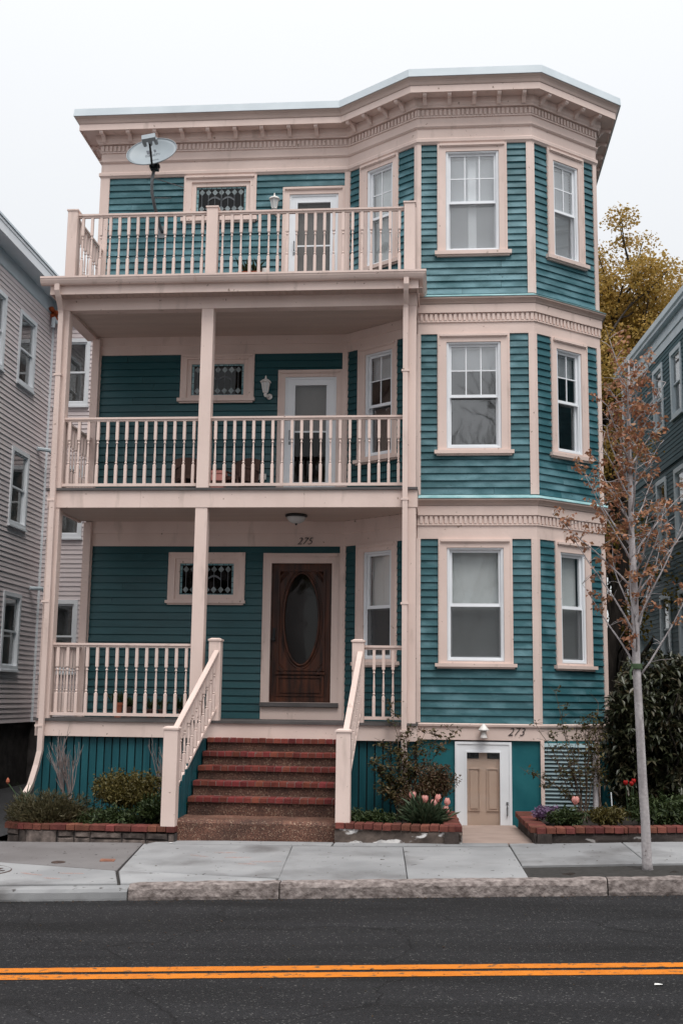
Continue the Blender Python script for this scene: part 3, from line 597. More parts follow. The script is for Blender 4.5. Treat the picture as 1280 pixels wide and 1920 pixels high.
# leaded windows on the porch wall
def leaded(cs, gs, zb, zt, ctop, cbot, sill):
    W = WM; p = casing('leaded_window', W, 'M', cs[0], cs[1], cbot, ctop, gs[0]-.07, gs[1]+.07, zb-.05, zt+.06, sill, 'leaded window with aqua border and a row of diamonds')
    mb = MB(); ring(mb, W, gs[0]-.072, gs[1]+.072, zb-.052, zt+.062, .073, -.05, .014); obj('sash', mb, 'trim', p)
    s0, s1 = gs; mb = MB(); mb.hexa(W, s0, s1, -.03, -.026, zb, zt); obj('pane', mb, 'glassd', p)
    mb = MB(); mb.hexa(W, s0, s1, -.15, -.14, zb, zt); obj('dark_backing', mb, 'room', p)
    # border pieces
    n = 10; bw = .04
    for i in range(n):
        a = s0+(s1-s0)*i/n; b = s0+(s1-s0)*(i+1)/n
        for c, d in ((zt-bw, zt), (zb, zb+bw)):
            mb = MB(); mb.hexa(W, a+.004, b-.004, -.026, -.021, c+.003, d-.003); obj('border_glass', mb, 'aqua', p)
    for i in range(5):
        a = zb+bw+(zt-zb-2*bw)*i/5; b = zb+bw+(zt-zb-2*bw)*(i+1)/5
        for c, d in ((s0, s0+bw), (s1-bw, s1)):
            mb = MB(); mb.hexa(W, c+.003, d-.003, -.026, -.021, a+.004, b-.004); obj('border_glass', mb, 'aqua', p)
    k = 7; lead = MB()
    for i in range(k):
        x = s0+bw+(s1-s0-2*bw)*(i+.5)/k
        for zc in (zt-bw-.06, zb+bw+.06):
            r = .046; mb = MB(); P = [(x-r, zc), (x, zc-r*1.15), (x+r, zc), (x, zc+r*1.15)]
            mb.add([W(a, -.021, b) for a, b in P]+[W(a, -.027, b) for a, b in P], [(0, 1, 2, 3), (7, 6, 5, 4), (0, 4, 5, 1), (1, 5, 6, 2), (2, 6, 7, 3), (3, 7, 4, 0)])
            obj('diamond_glass', mb, 'dia', p)
        if i in (0, 1, 2, 4, 5, 6): lead.hexa(W, x-.004, x+.004, -.026, -.020, zb+bw+.1, zt-bw-.1)
    c = (s0+s1)/2; lead.hexa(W, c-.006, c+.006, -.027, -.018, zb, zt)
    zc = (zb+zt)/2
    for sg in (-1, 1):
        pts = [(c+sg*(.02+.2*t), zc+.05*math.sin(t*math.pi)-.02*t) for t in [i/8 for i in range(9)]]
        for (a, b), (a2, b2) in zip(pts, pts[1:]): lead.add([W(a, -.019, b), W(a2, -.019, b2), W(a2, -.019, b2+.028), W(a, -.019, b+.034)], [(0, 1, 2, 3)])
    obj('lead_came', lead, 'lead', p)
leaded((1.355, 2.543), (1.552, 2.375), 8.02, 8.50, Z3T, 7.945, (1.325, 2.565, 7.87, 7.945))
leaded((1.409, 2.583), (1.577, 2.416), 4.98, 5.52, Z2T, 4.945, (1.372, 2.60, 4.88, 4.945))
leaded((1.328, 2.518), (1.501, 2.343), 1.835, 2.349, 2.506, 1.765, (1.30, 2.535, 1.71, 1.765))
# storm doors
def storm_door(cs, ws, zb, zt, ctop, gs, gzz, label):
    W = WM; p = casing('door', W, 'M', cs[0], cs[1], zb-.02, ctop, ws[0], ws[1], zb-.02, zt, None, label)
    hol['M'][-1] = (cs[0]+.03, cs[1]-.03, zb-.03, ctop-.03)
    mb = MB(); ring(mb, W, ws[0], ws[1], zb, zt, .035, -.06, .02); ring(mb, W, ws[0]+.035, ws[1]-.035, zb+.02, zt-.035, gs[0]-ws[0]-.035, -.03, .008, zt-.035-gzz[1], gzz[0]-zb-.02)
    ring(mb, W, gs[0]-.02, gs[1]+.02, gzz[0]-.02, gzz[1]+.02, .02, .008, .016)
    obj('door_frame', mb, 'white', p)
    zm = gzz[0]+(gzz[1]-gzz[0])*.52
    mb = MB(); mb.hexa(W, gs[0], gs[1], -.012, -.008, zm, gzz[1]); obj('pane', mb, 'glassc', p)
    mb = MB(); mb.hexa(W, gs[0], gs[1], -.02, -.016, gzz[0], zm); obj('pane', mb, 'glassc' if zb > 6 else 'glassd', p)
    mb = MB(); mb.hexa(W, gs[0], gs[1], -.022, -.004, zm-.012, zm+.012); obj('mid_rail', mb, 'white', p)
    mb = MB(); mb.hexa(W, ws[0]+.03, ws[1]-.03, -.16, -.12, zb, zt-.03); obj('inner_door', mb, 'room', p)
    hx = ws[0]+.085; mb = MB(); mb.tube([W(hx, .008, zb+1.0), W(hx, .05, zb+1.0), W(hx, .05, zb+1.14), W(hx, .008, zb+1.14)], .009, 6); mb.hexa(W, hx-.016, hx+.016, .006, .014, zb+.92, zb+.97)
    obj('handle', mb, 'gmetal', p)
    mb = MB(); mb.hexa(W, ws[0], ws[1], -.05, .06, zb-.028, zb); obj('threshold', mb, 'deck', p)
    return p
storm_door((2.965, 3.972), (3.075, 3.885), 3.275, 5.275, 5.389, (3.235, 3.735), (3.60, 5.144), 'white storm door with tall glass on the middle porch')
storm_door((2.975, 3.972), (3.085, 3.875), 6.37, 8.311, 8.433, (3.215, 3.745), (6.66, 8.171), 'white storm door with tall glass on the top deck')
# carved front door
W = WM; p = casing('door', W, 'M', 2.80, 3.972, .19, 2.496, 2.925, 3.855, .247, 2.344, None, 'dark carved wooden front door with oval glass')
hol['M'][-1] = (2.83, 3.95, 0.0, 2.466)
mb = MB(); mb.hexa(W, 2.80, 3.972, -.03, .03, D1, .178); obj('base_board', mb, 'trim', p)
mb = MB(); mb.hexa(W, 2.795, 3.975, -.04, .085, .185, .245); obj('threshold', mb, 'deck', p)
dz0, dz1, ds0, ds1 = .250, 2.342, 2.927, 3.853; dc = (ds0+ds1)/2; oz = 1.50; ra, rb = .27, .70
mb = MB(); n = 40   # slab with an oval opening
ov = [(dc+ra*math.cos(2*math.pi*i/n), oz+rb*math.sin(2*math.pi*i/n)) for i in range(n)]
def rectpt(a):
    cx, cz = math.cos(a), math.sin(a); hx = (ds1-ds0)/2; k = min(hx/abs(cx) if abs(cx) > 1e-6 else 9, ((dz1-oz) if cz > 0 else (oz-dz0))/abs(cz) if abs(cz) > 1e-6 else 9)
    return (dc+cx*k, oz+cz*k)
crn = [math.atan2(dz1-oz, (ds1-ds0)/2), math.atan2(dz1-oz, -(ds1-ds0)/2), math.atan2(dz0-oz, -(ds1-ds0)/2)+2*math.pi, math.atan2(dz0-oz, (ds1-ds0)/2)+2*math.pi]
ang = [2*math.pi*i/n for i in range(n)]
for c in crn: j = min(range(n), key=lambda i: abs(ang[i]-c)); ang[j] = c
rc = [rectpt(a) for a in ang]
mb.add([W(a, -.03, b) for a, b in ov]+[W(a, -.03, b) for a, b in rc], [(i, (i+1) % n, n+(i+1) % n, n+i) for i in range(n)])
mb.add([W(a, -.03, b) for a, b in ov]+[W(a, -.075, b) for a, b in ov], [(i, (i+1) % n, n+(i+1) % n, n+i) for i in range(n)])
leaf = obj('door_leaf', mb, 'wood', p)
mb = MB(); mb.tube([W(a, -.024, b) for a, b in ov+[ov[0]]], .020, 6, False); mb.tube([W(dc+(a-dc)*1.16, -.03, oz+(b-oz)*1.07) for a, b in ov+[ov[0]]], .012, 6, False); obj('oval_moulding', mb, 'wood', p, True)
mb = MB(); mb.add([W(a, -.055, b) for a, b in ov], [tuple(range(n))]); obj('oval_pane', mb, 'glassd', p)
mb = MB(); mb.hexa(W, ds0, ds1, -.42, -.40, dz0, dz1); obj('dark_hall', mb, 'room', p)
mb = MB(); ring(mb, W, ds0+.10, ds1-.10, .72, dz1-.09, .03, -.03, -.008); ring(mb, W, ds0+.11, ds1-.11, .34, .64, .028, -.03, -.006); mb.hexa(W, ds0+.17, ds1-.17, -.03, -.012, .39, .59); mb.hexa(W, ds0+.09, ds1-.09, -.03, .012, .665, .70); obj('panel_moulding', mb, 'wood', p)
mb = MB()
for sx in (-1, 1):
    for zc in (2.02, .86):
        for k in range(7):
            t = k/6; mb.tube([W(dc+sx*(.20+.13*t), -.026, zc+(.16-.14*t)*(1 if zc > 1 else -1)), W(dc+sx*(.24+.10*t), -.016, zc+(.20-.1*t)*(1 if zc > 1 else -1)), W(dc+sx*(.29+.05*t), -.026, zc+(.21-.04*t)*(1 if zc > 1 else -1))], [.006, .014, .005], 5)
obj('carving', mb, 'wood', p, True)
mb = MB(); mb.hexa(W, ds0+.03, ds0+.075, -.03, -.018, 1.15, 1.36); mb.lathe(W(ds0+.053, .02, 1.19), [(.022, -.02), (.03, 0), (.02, .022)], 10, 'y'); obj('handle', mb, 'black', p)
mb = MB(); mb.hexa(W, ds0+.03, ds1-.03, -.028, -.022, .262, .335); obj('kick_plate', mb, 'wood', p)

# ---- siding
out, left = [], []
E1 = .1045
for k, e in (('M', .113), ('L', E1), ('F', E1), ('R', E1)):
    W = WW[k]; s1 = W.len
    a = .117 if k == 'M' else 0; b = 3.975 if k == 'M' else s1
    for z0, z1 in ((.0, Z1T), ((D2 if k in 'ML' else Z2B), Z2T), ((D3 if k in 'ML' else Z3B), Z3T)):
        siding(W, a, b, z0, z1, e, hol[k], out, left, .027)
build_boards(H, out, left, 'teal', 'clapboard', shaded=lambda r: r[0] in (WM, WL) and r[3] < 6, joints=.45)
rest = []; l2 = []
for W in (WSL, WSR, WBK): siding(W, 0, W.len, 0, Z3T, .115, [], rest, l2)
mb = MB()
for r in rest: board_mesh(mb, *r)
obj('flank_clapboards', mb, 'teal', H, kind='stuff')
mb = MB()   # rooms behind the windows
for z in (-.03, 3.0, 6.15, 9.2): mb.box(.33, 8.2, .87, 13.9, z, z+.03)
mb.box(.33, 8.2, 3.4, 3.5, -1.4, 9.2); mb.box(3.0, 3.1, .90, 3.4, -1.4, 9.2)
for z in (3.0, 6.15): mb.prism([(4.40, .87), (5.50, .03), (7.15, .03), (8.18, .87)], z, z+.03)
obj('interior_wall', mb, 'room', H)
# corner boards
def corner_board(P, Wa, Wb, wa, wb, z0, z1, o=.036):
    mb = MB(); na, nb = Wa.n, Wb.n; q = (na+nb)/((na+nb).dot(na)); c = Vector(P)
    pts = [c-Wa.d*wa, c-Wa.d*wa+na*o, c+q*o, c+Wb.d*wb+nb*o, c+Wb.d*wb]
    mb.prism([(a.x, a.y) for a in pts], z0, z1); obj('corner_board', mb, 'trim', H)
for z0, z1 in ((0, Z1T), (Z2B, Z2T), (Z3B, Z3T)):
    corner_board((7.169, 0), WF, WR, .072, .04, z0, z1); corner_board((8.22, .85), WR, WSR, .06, .09, z0, z1)
    corner_board((5.476, 0), WL, WF, .05, .045, z0 if z0 == 0 else (D2 if z0 < 4 else D3), z1)
    corner_board((.313, .85), WSL, WM, .1, .117, D1 if z0 == 0 else (D2 if z0 < 4 else D3), z1)
    mb = MB(); mb.hexa(WM, 3.972, 4.037, -.01, .037, D1 if z0 == 0 else (D2 if z0 < 4 else D3), z1); mb.hexa(WL, 0, .05, -.01, .036, D1 if z0 == 0 else (D2 if z0 < 4 else D3), z1); obj('corner_board', mb, 'trim', H)

# ---- main cornice
PATH = [(.313, 14), (.313, .85), (4.35, .85), (5.476, 0), (7.169, 0), (8.22, .85), (8.22, 14)]
mb = MB(); mb.sweep(PATH, [(-.05, 8.665), (.032, 8.665), (.05, 8.69), (.062, 8.70), (.062, 8.745), (.045, 8.765), (.032, 8.77), (.032, 8.915), (.05, 8.925), (.068, 8.945), (.068, 8.96), (.036, 8.968), (.036, 9.235), (-.05, 9.235)])
cornice = obj('frieze', mb, 'trim', H)
mb = MB(); mb.sweep(PATH, [(-.05, 9.237), (.09, 9.237), (.095, 9.26), (.115, 9.285), (.12, 9.30), (.12, 9.382), (.315, 9.382), (.315, 9.362), (.335, 9.362), (.335, 9.47), (-.05, 9.47)])
corn = obj('cornice', mb, 'trim', H)
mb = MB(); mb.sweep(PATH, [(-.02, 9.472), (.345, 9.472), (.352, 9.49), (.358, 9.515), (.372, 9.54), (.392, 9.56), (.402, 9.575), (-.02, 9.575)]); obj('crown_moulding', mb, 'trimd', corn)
mb = MB(); mb.sweep(PATH, [(-.02, 9.577), (.418, 9.577), (.41, 9.70), (-.02, 9.70)]); obj('drip_edge', mb, 'whited', corn)
mb = MB(); mb.prism([(.2, 13.9), (.2, .75), (4.33, .75), (5.45, -.12), (7.2, -.12), (8.3, .78), (8.3, 13.9)][::-1], 9.64, 9.706); obj('roof', mb, 'roof', H)
def dentils(segs, z0, z1, o0, o1, pitch, parent):
    mb = MB()
    for W, a, b in segs:
        n = max(1, round((b-a)/pitch)); pt = (b-a)/n
        for i in range(n): mb.hexa(W, a+i*pt+pt*.22, a+i*pt+pt*.78, o0, o1, z0, z1)
    obj('dentil_course', mb, 'trim', parent, kind='stuff')
dentils([(WSL, 8, WSL.len+.05), (WM, -.05, WM.len-.03), (WL, .03, WL.len+.03), (WF, -.03, WF.len+.03), (WR, -.03, WR.len+.03), (WSR, 0, 5)], 9.125, 9.222, .036, .060, .0685, cornice)
mb = MB(); mb.sweep(PATH, [(0, 9.096), (.055, 9.096), (.055, 9.118), (0, 9.118)]); obj('dentil_fillet', mb, 'trim', cornice)
bm_ = MB()      # one scrolled bracket, local: x along the wall, -y outwards
prof = [(-.115, 9.38), (-.30, 9.38), (-.315, 9.362), (-.312, 9.335), (-.285, 9.315), (-.255, 9.322), (-.235, 9.335), (-.19, 9.322), (-.155, 9.29), (-.135, 9.262), (-.115, 9.25)]
nn = len(prof); bm_.add([(-.03, a, b) for a, b in prof]+[(.03, a, b) for a, b in prof], [tuple(range(nn)), tuple(reversed(range(nn, 2*nn)))]+[(i, nn+i, nn+(i+1) % nn, (i+1) % nn) for i in range(nn)])
bme = mesh('bracket', bm_, 'trim')
def brackets(W, ss):
    for s_ in ss:
        q = W(s_, 0, 0); place('bracket', bme, corn, (q[0], q[1], 0), (0, 0, W.rot()))
brackets(WF, [.10+.373*i for i in range(5)])
brackets(WL, [.22+.33*i for i in range(4)]); brackets(WR, [.12+.36*i for i in range(4)])
brackets(WM, [.02+.437*i for i in range(9)]); brackets(WSR, [.2+.45*i for i in range(8)]); brackets(WSL, [WSL.len-.25-.45*i for i in range(4)])

# ---- belt courses between the storeys of the bay
def belt(zb, zt, prof, dz, name='belt_course'):
    path = [(5.476, 0), (7.169, 0), (8.22, .85), (8.22, 14)]
    mb = MB(); mb.sweep(path, prof); b = obj(name, mb, 'trim', H)
    dentils([(WF, .02, WF.len+.02), (WR, -.02, WR.len+.02), (WSR, 0, 4)], dz[0], dz[1], .03, .052, .072, b)
    mb = MB(); mb.sweep(path, [(0, zt-.075), (.135, zt-.075), (.138, zt-.068), (.012, zt-.002), (0, zt+.01)]); obj('flashing', mb, 'flash', b)
    mb = MB(); mb.sweep(path, [(0, zt-.165), (.075, zt-.165), (.085, zt-.14), (.105, zt-.115), (.125, zt-.10), (.128, zt-.077), (0, zt-.077)]); obj('crown_moulding', mb, 'trimd', b)
belt(Z2T, Z3B, [(-.05, 5.663), (.03, 5.663), (.03, 5.836), (.048, 5.84), (.048, 5.858), (.03, 5.862), (.03, 5.975), (.066, 5.98), (.066, 6.11), (-.05, 6.112)], (5.865, 5.968))
belt(Z1T, Z2B, [(-.05, 2.601), (.03, 2.601), (.03, 2.79), (.048, 2.795), (.048, 2.812), (.03, 2.816), (.03, 2.935), (.062, 2.94), (.062, 3.082), (-.05, 3.083)], (2.82, 2.928))
# frieze boards under the porch ceilings
for z0, z1 in ((Z1T, 2.985), (Z2T, 5.955)):
    mb = MB(); zm = z0+(z1-z0)*.5
    mb.sweep([(.313, .85), (4.35, .85), (5.476, 0)], [(-.03, z0-.003), (.03, z0-.003), (.03, zm), (.042, zm+.004), (.042, z1), (-.03, z1)]); obj('frieze', mb, 'trim', H)

# ---- basement
mb = MB(); mb.sweep([(5.476, 0), (7.169, 0), (8.22, .85), (8.22, 14)], [(-.03, -.235), (.03, -.235), (.03, -.052), (.055, -.048), (.06, -.02), (.02, -.004), (-.03, -.004)]); obj('water_table', mb, 'trim', H)
mb = MB(); mb.hexa(WF, .0, .525, -.14, -.02, -1.6, -.235); obj('basement_wall', mb, 'tealwall', H)
mb = MB(); mb.hexa(WF, 1.312, WF.len+.03, -.14, -.02, -1.6, -.235); obj('basement_wall', mb, 'tealwall', H)
mb = MB(); mb.hexa(WR, 0, WR.len, -.14, -.06, -1.6, -.235); mb.box(.33, 8.2, .95, 13.9, -1.6, -.05); obj('foundation', mb, 'found', H)
p = MB(); ring(p, WF, .525, 1.312, -1.47, -.257, .165, -.05, .012, .14, .02); ring(p, WF, .53, 1.307, -1.465, -.262, .03, .012, .022); ring(p, WF, .672, 1.167, -1.46, -.385, .02, .012, .02)
bd = obj('door', p, 'white', H, label='small white framed basement door with a tan panelled leaf')
mb = MB(); mb.hexa(WF, .69, 1.15, -.06, -.045, -1.46, -.40)
for (a, b) in ((.705, .875), (.965, 1.135)):
    for (c, d) in ((-1.20, -.62), (-1.46, -1.40)):
        ring(mb, WF, a, b, c, d, .014, -.045, -.028); mb.hexa(WF, a+.032, b-.032, -.045, -.030, c+.032, d-.032)
dl = obj('door_leaf', mb, 'tan', bd)
for a, b in ((.695, .86), (.975, 1.145)):
    mb = MB(); mb.hexa(WF, a, b, -.045, -.036, -.49, -.405); obj('light', mb, 'glassd', dl)
    mb = MB(); mb.hexa(WF, a, b, -.0455, -.0445, -.49, -.405); obj('light_backing', mb, 'black', dl)
mb = MB(); mb.hexa(WF, .69, 1.15, -.024, -.020, -1.45, -.40); obj('storm_pane', mb, 'glassc', bd)
mb = MB(); mb.tube([WF(1.245, .01, -1.25), WF(1.245, .045, -1.24), WF(1.245, .045, -1.14), WF(1.245, .01, -1.13)], .01, 6); mb.hexa(WF, 1.23, 1.26, .01, .02, -1.11, -1.07); obj('handle', mb, 'gmetal', bd)
# louvred vent, set on the angled bay side's front
mb = MB(); LV0, LV1 = 7.235, 7.93
mb.box(LV0-.05, LV0, -.03, .03, -1.5, -.235); mb.box(LV1, LV1+.06, -.03, .03, -1.5, -.235); lv = obj('louvre_vent', mb, 'trim', H)
mb = MB(); mb.box(LV0, LV1, .05, .12, -1.5, -.235); obj('vent_backing', mb, 'tealwall', lv)
slme = mesh('slat', MB().add([(0, -.035, -.028), (LV1-LV0, -.035, -.028), (LV1-LV0, .02, .022), (0, .02, .022), (0, -.028, -.034), (LV1-LV0, -.028, -.034), (LV1-LV0, .027, .016), (0, .027, .016)], [(0, 1, 2, 3), (7, 6, 5, 4), (0, 4, 5, 1), (3, 2, 6, 7), (0, 3, 7, 4), (1, 5, 6, 2)]), 'louver')
for i in range(23): place('slat', slme, lv, (LV0, 0, -.285-i*.053))
mb = MB(); mb.box(LV1+.06, 8.22, .0, .05, -1.55, -.235); obj('basement_wall', mb, 'tealwall', H)

# ---- numbers
for body, x, y, z, lab in (('275', 3.74, .85-.046, 2.675, 'dark script number 275 over the front door'), ('273', 6.85, -.036, -.118, 'dark script number 273 on the water table')):
    place('house_number', text_mesh('house_number', body, .155, 'black', .35, .004, -.002), H, (x, y, z), (RAD(90), 0, 0), label=lab)

# ================================================================== porches (parts of the house)
FY = -.634
def xmax(y): return 5.44 if y < .02 else 5.44-(y-.02)*1.325
def porch_poly(x0, y0, x1=5.49): return [(x0, y0), (x1, y0), (x1, -.035), (5.455, -.035), (4.33, .815), (x0, .815)]
for zf0, zf1, top, nm in ((-.245, -.04, D1, 'porch_deck'), (2.965, 3.211, D2, 'porch_deck')):
    mb = MB(); mb.prism(porch_poly(.165, FY-.03), zf1, top); dk = obj(nm, mb, 'deck', H)
    mb = MB(); mb.box(.19, 5.485, FY, FY+.04, zf0, zf1-.001); mb.box(.19, .23, FY+.04, .83, zf0, zf1-.001); mb.box(5.445, 5.485, FY+.04, -.035, zf0, zf1-.001); obj('fascia', mb, 'trim', dk)
    if zf0 > 0:
        for x in (1.55, 3.9): mb = MB(); mb.box(x-.002, x+.002, FY-.001, FY+.01, zf0, zf1-.002); obj('board_joint', mb, 'trimd', dk)
def ceiling(z):
    mb = MB(); y = FY+.05; p = .082
    while y < .80:
        a, b = .24, min(xmax(y), xmax(y+p)); mb.hexa(lambda s, t, u: (s, t, u), a, b, y+.003, y+p-.003, z, z+.012); y += p
    mb.prism([(.24, FY+.05), (5.44, FY+.05), (5.44, -.0), (4.36, .83), (.24, .83)], z+.010, z+.03)
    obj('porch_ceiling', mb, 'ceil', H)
ceiling(2.985); ceiling(5.955)
# beam and roof of the porch
mb = MB(); mb.box(.19, 5.475, FY, FY+.17, 5.907, 6.09); mb.box(.19, .36, FY+.17, .83, 5.909, 6.09); mb.box(5.305, 5.473, FY+.17, -.03, 5.909, 6.09); obj('porch_beam', mb, 'trim', H)
mb = MB(); mb.prism(porch_poly(.16, -.84, 5.47), 6.10, 6.31); pr = obj('porch_roof', mb, 'roof', H)
mb = MB(); mb.prism(porch_poly(.13, -.875, 5.50), 6.312, 6.33); obj('roof_membrane', mb, 'deck', pr)
mb = MB(); mb.box(.165, 5.48, -.862, -.842, 6.075, 6.21); mb.box(.145, .165, -.862, .84, 6.075, 6.21); mb.box(5.48, 5.50, -.862, -.03, 6.075, 6.21); obj('fascia', mb, 'trim', pr)
mb = MB(); x = .17
while x < 5.47: mb.box(x+.006, x+.092, -.84, FY, 6.083, 6.098); x += .098
mb.box(.17, 5.47, -.84, FY, 6.092, 6.10); y = -.62
while y < .8: mb.box(.168, .19, y, y+.09, 6.083, 6.098); y += .098
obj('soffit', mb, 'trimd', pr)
mb = MB(); mb.sweep([(.02, -.865), (5.503, -.865), (5.503, -.03)], [(0, 6.205), (.055, 6.205), (.075, 6.225), (.095, 6.262), (.10, 6.285), (.108, 6.29), (.108, 6.318), (.0, 6.318)]); gu = obj('gutter', mb, 'trim', pr)
mb = MB(); mb.box(2.30, 2.302, -.975, -.86, 6.204, 6.319); obj('gutter_joint', mb, 'trimd', gu)
# downspouts
def downspout(pts, lab):
    mb = MB(); mb.tube(pts, .051, 4); d = obj('downspout', mb, 'trim', H, label=lab)
    x, y = pts[4][0], pts[4][1]
    for z in (4.9, 3.05, 1.6, -.12):
        mb = MB(); mb.box(x-.055, x+.055, y-.043, y+.043, z, z+.028); obj('strap', mb, 'trim', d)
downspout([(.265, -.90, 6.22), (.265, -.90, 6.13), (.27, -.86, 6.06), (.27, -.71, 5.90), (.27, -.69, 5.84), (.30, -.69, 1.5), (.30, -.69, -.45), (.27, -.72, -.65), (.225, -.80, -.92), (.20, -.90, -1.02)], 'tan downspout kicking outwards at the bottom')
downspout([(5.33, -.90, 6.22), (5.33, -.90, 6.13), (5.325, -.86, 6.06), (5.32, -.71, 5.90), (5.315, -.69, 5.84), (5.315, -.69, 1.5), (5.315, -.69, -.3), (5.33, -.70, -.6), (5.36, -.72, -1.15), (5.365, -.74, -1.25)], 'tan downspout beside the bay')
# posts
def post(x0, x1, y0, y1, z0, z1, cap=False, parent=None, name='porch_post'):
    mb = MB(); b = .006
    pl = [(x0+b, y0), (x1-b, y0), (x1, y0+b), (x1, y1-b), (x1-b, y1), (x0+b, y1), (x0, y1-b), (x0, y0+b)]
    mb.prism(pl, z0, z1)
    if cap:
        e = .012; mb.box(x0-e, x1+e, y0-e, y1+e, z1, z1+.022)
        c = ((x0+x1)/2, (y0+y1)/2); mb.add([(x0-e+.004, y0-e+.004, z1+.022), (x1+e-.004, y0-e+.004, z1+.022), (x1+e-.004, y1+e-.004, z1+.022), (x0-e+.004, y1+e-.004, z1+.022), (x0+.03, y0+.03, z1+.04), (x1-.03, y0+.03, z1+.04), (x1-.03, y1-.03, z1+.04), (x0+.03, y1-.03, z1+.04)],
               [(4, 5, 6, 7), (0, 1, 5, 4), (1, 2, 6, 5), (2, 3, 7, 6), (3, 0, 4, 7)])
    return obj(name, mb, 'trim', parent or H)
for z0, z1 in ((D1, 2.964), (D2, 5.906)):
    post(.20, .37, FY+.008, FY+.178, z0, z1); post(2.345, 2.52, FY+.008, FY+.18, z0, z1); post(5.285, 5.465, FY+.008, FY+.18, z0, z1)
    post(.30, .42, .74, .83, z0, z1 if z0 < 0 else z1)
for x0, x1 in ((.265, .415), (2.37, 2.535), (5.285, 5.445)): post(x0, x1, -.63, -.47, D3, 7.47, True, name='railing_post')
# turned baluster, unit height
bp_ = MB(); hs = .02
bp_.box(-hs, hs, -hs, hs, .0, .30); bp_.box(-hs, hs, -hs, hs, .70, 1.)
bp_.lathe((0, 0, 0), [(.018, .30), (.011, .315), (.020, .335), (.011, .352), (.0135, .365), (.0165, .44), (.0135, .53), (.010, .62), (.011, .635), (.020, .652), (.011, .672), (.018, .70)], 8)
BAL = mesh('baluster', bp_, 'trim')
def railing(a, b, zt, zb, n, parent=None, za=None, zbb=None, name='railing', lab=None):
    """a,b plan points; zt top-of-rail and zb bottom rail (pairs when sloping)"""
    zt = zt if isinstance(zt, tuple) else (zt, zt); zb = zb if isinstance(zb, tuple) else (zb, zb)
    A, B = Vector(a), Vector(b); d = (B-A).normalized(); nn_ = Vector((-d.y, d.x)); L = (B-A).length
    def fn(zz):
        return lambda s, o, h: ((A+d*s+nn_*o).x, (A+d*s+nn_*o).y, zz[0]+(zz[1]-zz[0])*s/L+h)
    mb = MB(); f = fn(zt)
    mb.hexa(f, 0, L, -.036, .036, -.03, -.004); mb.hexa(f, 0, L, -.028, .028, -.004, .0); mb.hexa(f, 0, L, -.02, .02, -.058, -.03)
    r = obj(name, mb, 'trim', parent or H, label=lab)
    mb = MB(); g = fn(zb); mb.hexa(g, 0, L, -.022, .022, 0, .042); obj('bottom_rail', mb, 'trim', r)
    for i in range(n):
        s = L*(i+.5)/n if n > 3 else L*(i+1)/(n+1)
        t = s/L; z0 = zb[0]+(zb[1]-zb[0])*t+.04; z1 = zt[0]+(zt[1]-zt[0])*t-.055
        q = A+d*s
        place('baluster', BAL, r, (q.x, q.y, z0), (0, 0, math.atan2(d.y, d.x)), (1, 1, z1-z0))
    return r
ry = FY+.09
railing((.415, -.55), (2.37, -.55), 7.435, 6.40, 14); railing((2.535, -.55), (5.285, -.55), 7.435, 6.40, 20); railing((.34, -.47), (.34, .82), 7.435, 6.40, 9)
railing((.37, ry), (2.345, ry), 4.302, 3.285, 14); railing((2.52, ry), (5.285, ry), 4.302, 3.285, 20); railing((.30, -.455), (.33, .74), 4.302, 3.285, 9)
railing((.37, ry), (2.345, ry), 1.042, .035, 14); railing((.30, -.455), (.33, .74), 1.042, .035, 9); railing((4.765, ry), (5.285, ry), 1.042, .035, 3)
# plank skirt below the deck
for a, b in ((.23, 2.57), (4.59, 5.47)): mb = MB(); mb.box(a, b, -.53, -.51, -1.5, -.25); obj('skirt_backing', mb, 'black', H)
skm = mesh('skirt_board', MB().box(0, .090, -.022, 0, -1.24, 0), 'tealp')
x = .20
while x < 2.5: place('skirt_board', skm, H, (x, -.54, -.247)); x += .1085
x = 4.60
while x < 5.42: place('skirt_board', skm, H, (x, -.54, -.247)); x += .1085

# ================================================================== front steps
steps = thing('front_steps', 'concrete front steps with red brick nosings rising to the carved front door', 'steps', (3.58, -1.4, -1.4))
TZ = [-.232, -.405, -.575, -.75, -.928]; SX0, SX1 = 2.63, 4.56
NB = 19; bw = (SX1-SX0)/NB
bkm = [mesh('brick', MB().prism([(0, 0), (bw-.009, 0), (bw-.009, .225), (0, .225)], -.062, 0), 'brickd')]
for k in range(3):
    mb = MB(); e = .004*k+.002
    mb.add([(0, .004, -.062), (bw-.009, .002, -.062), (bw-.009, .225, -.062), (0, .225, -.062), (0, e, -.006), (bw-.009, e*.5, -.008), (bw-.009, .225, -.004), (0, .225, -.004), (.006, .008+e, 0), (bw-.016, .007+e, 0), (bw-.016, .219, 0), (.006, .219, 0)],
           [(3, 2, 1, 0), (0, 1, 5, 4), (1, 2, 6, 5), (2, 3, 7, 6), (3, 0, 4, 7), (4, 5, 9, 8), (5, 6, 10, 9), (6, 7, 11, 10), (7, 4, 8, 11), (8, 9, 10, 11)]); bkm.append(mesh('brick', mb, 'brickd'))
for k, z in enumerate(TZ):
    y = -.70-.28*k; zb = TZ[k+1]-.02 if k < 4 else -1.19
    mb = MB(); mb.box(SX0+.004, SX1-.004, y+.035, y+.40 if k else -.60, zb, z-.066); st = obj('step', mb, 'agg', steps)
    mb = MB(); mb.box(SX0+.006, SX1-.006, y+.012, y+.33 if k else -.60, z-.065, z-.006); obj('mortar_bed', mb, 'mortar', st)
    for i in range(NB): place('brick', bkm[1+rnd.randrange(3)], st, (SX0+i*bw+.004, y+rnd.uniform(-.004, .004), z+rnd.uniform(-.003, .003)), (0, 0, rnd.uniform(-.012, .012)))
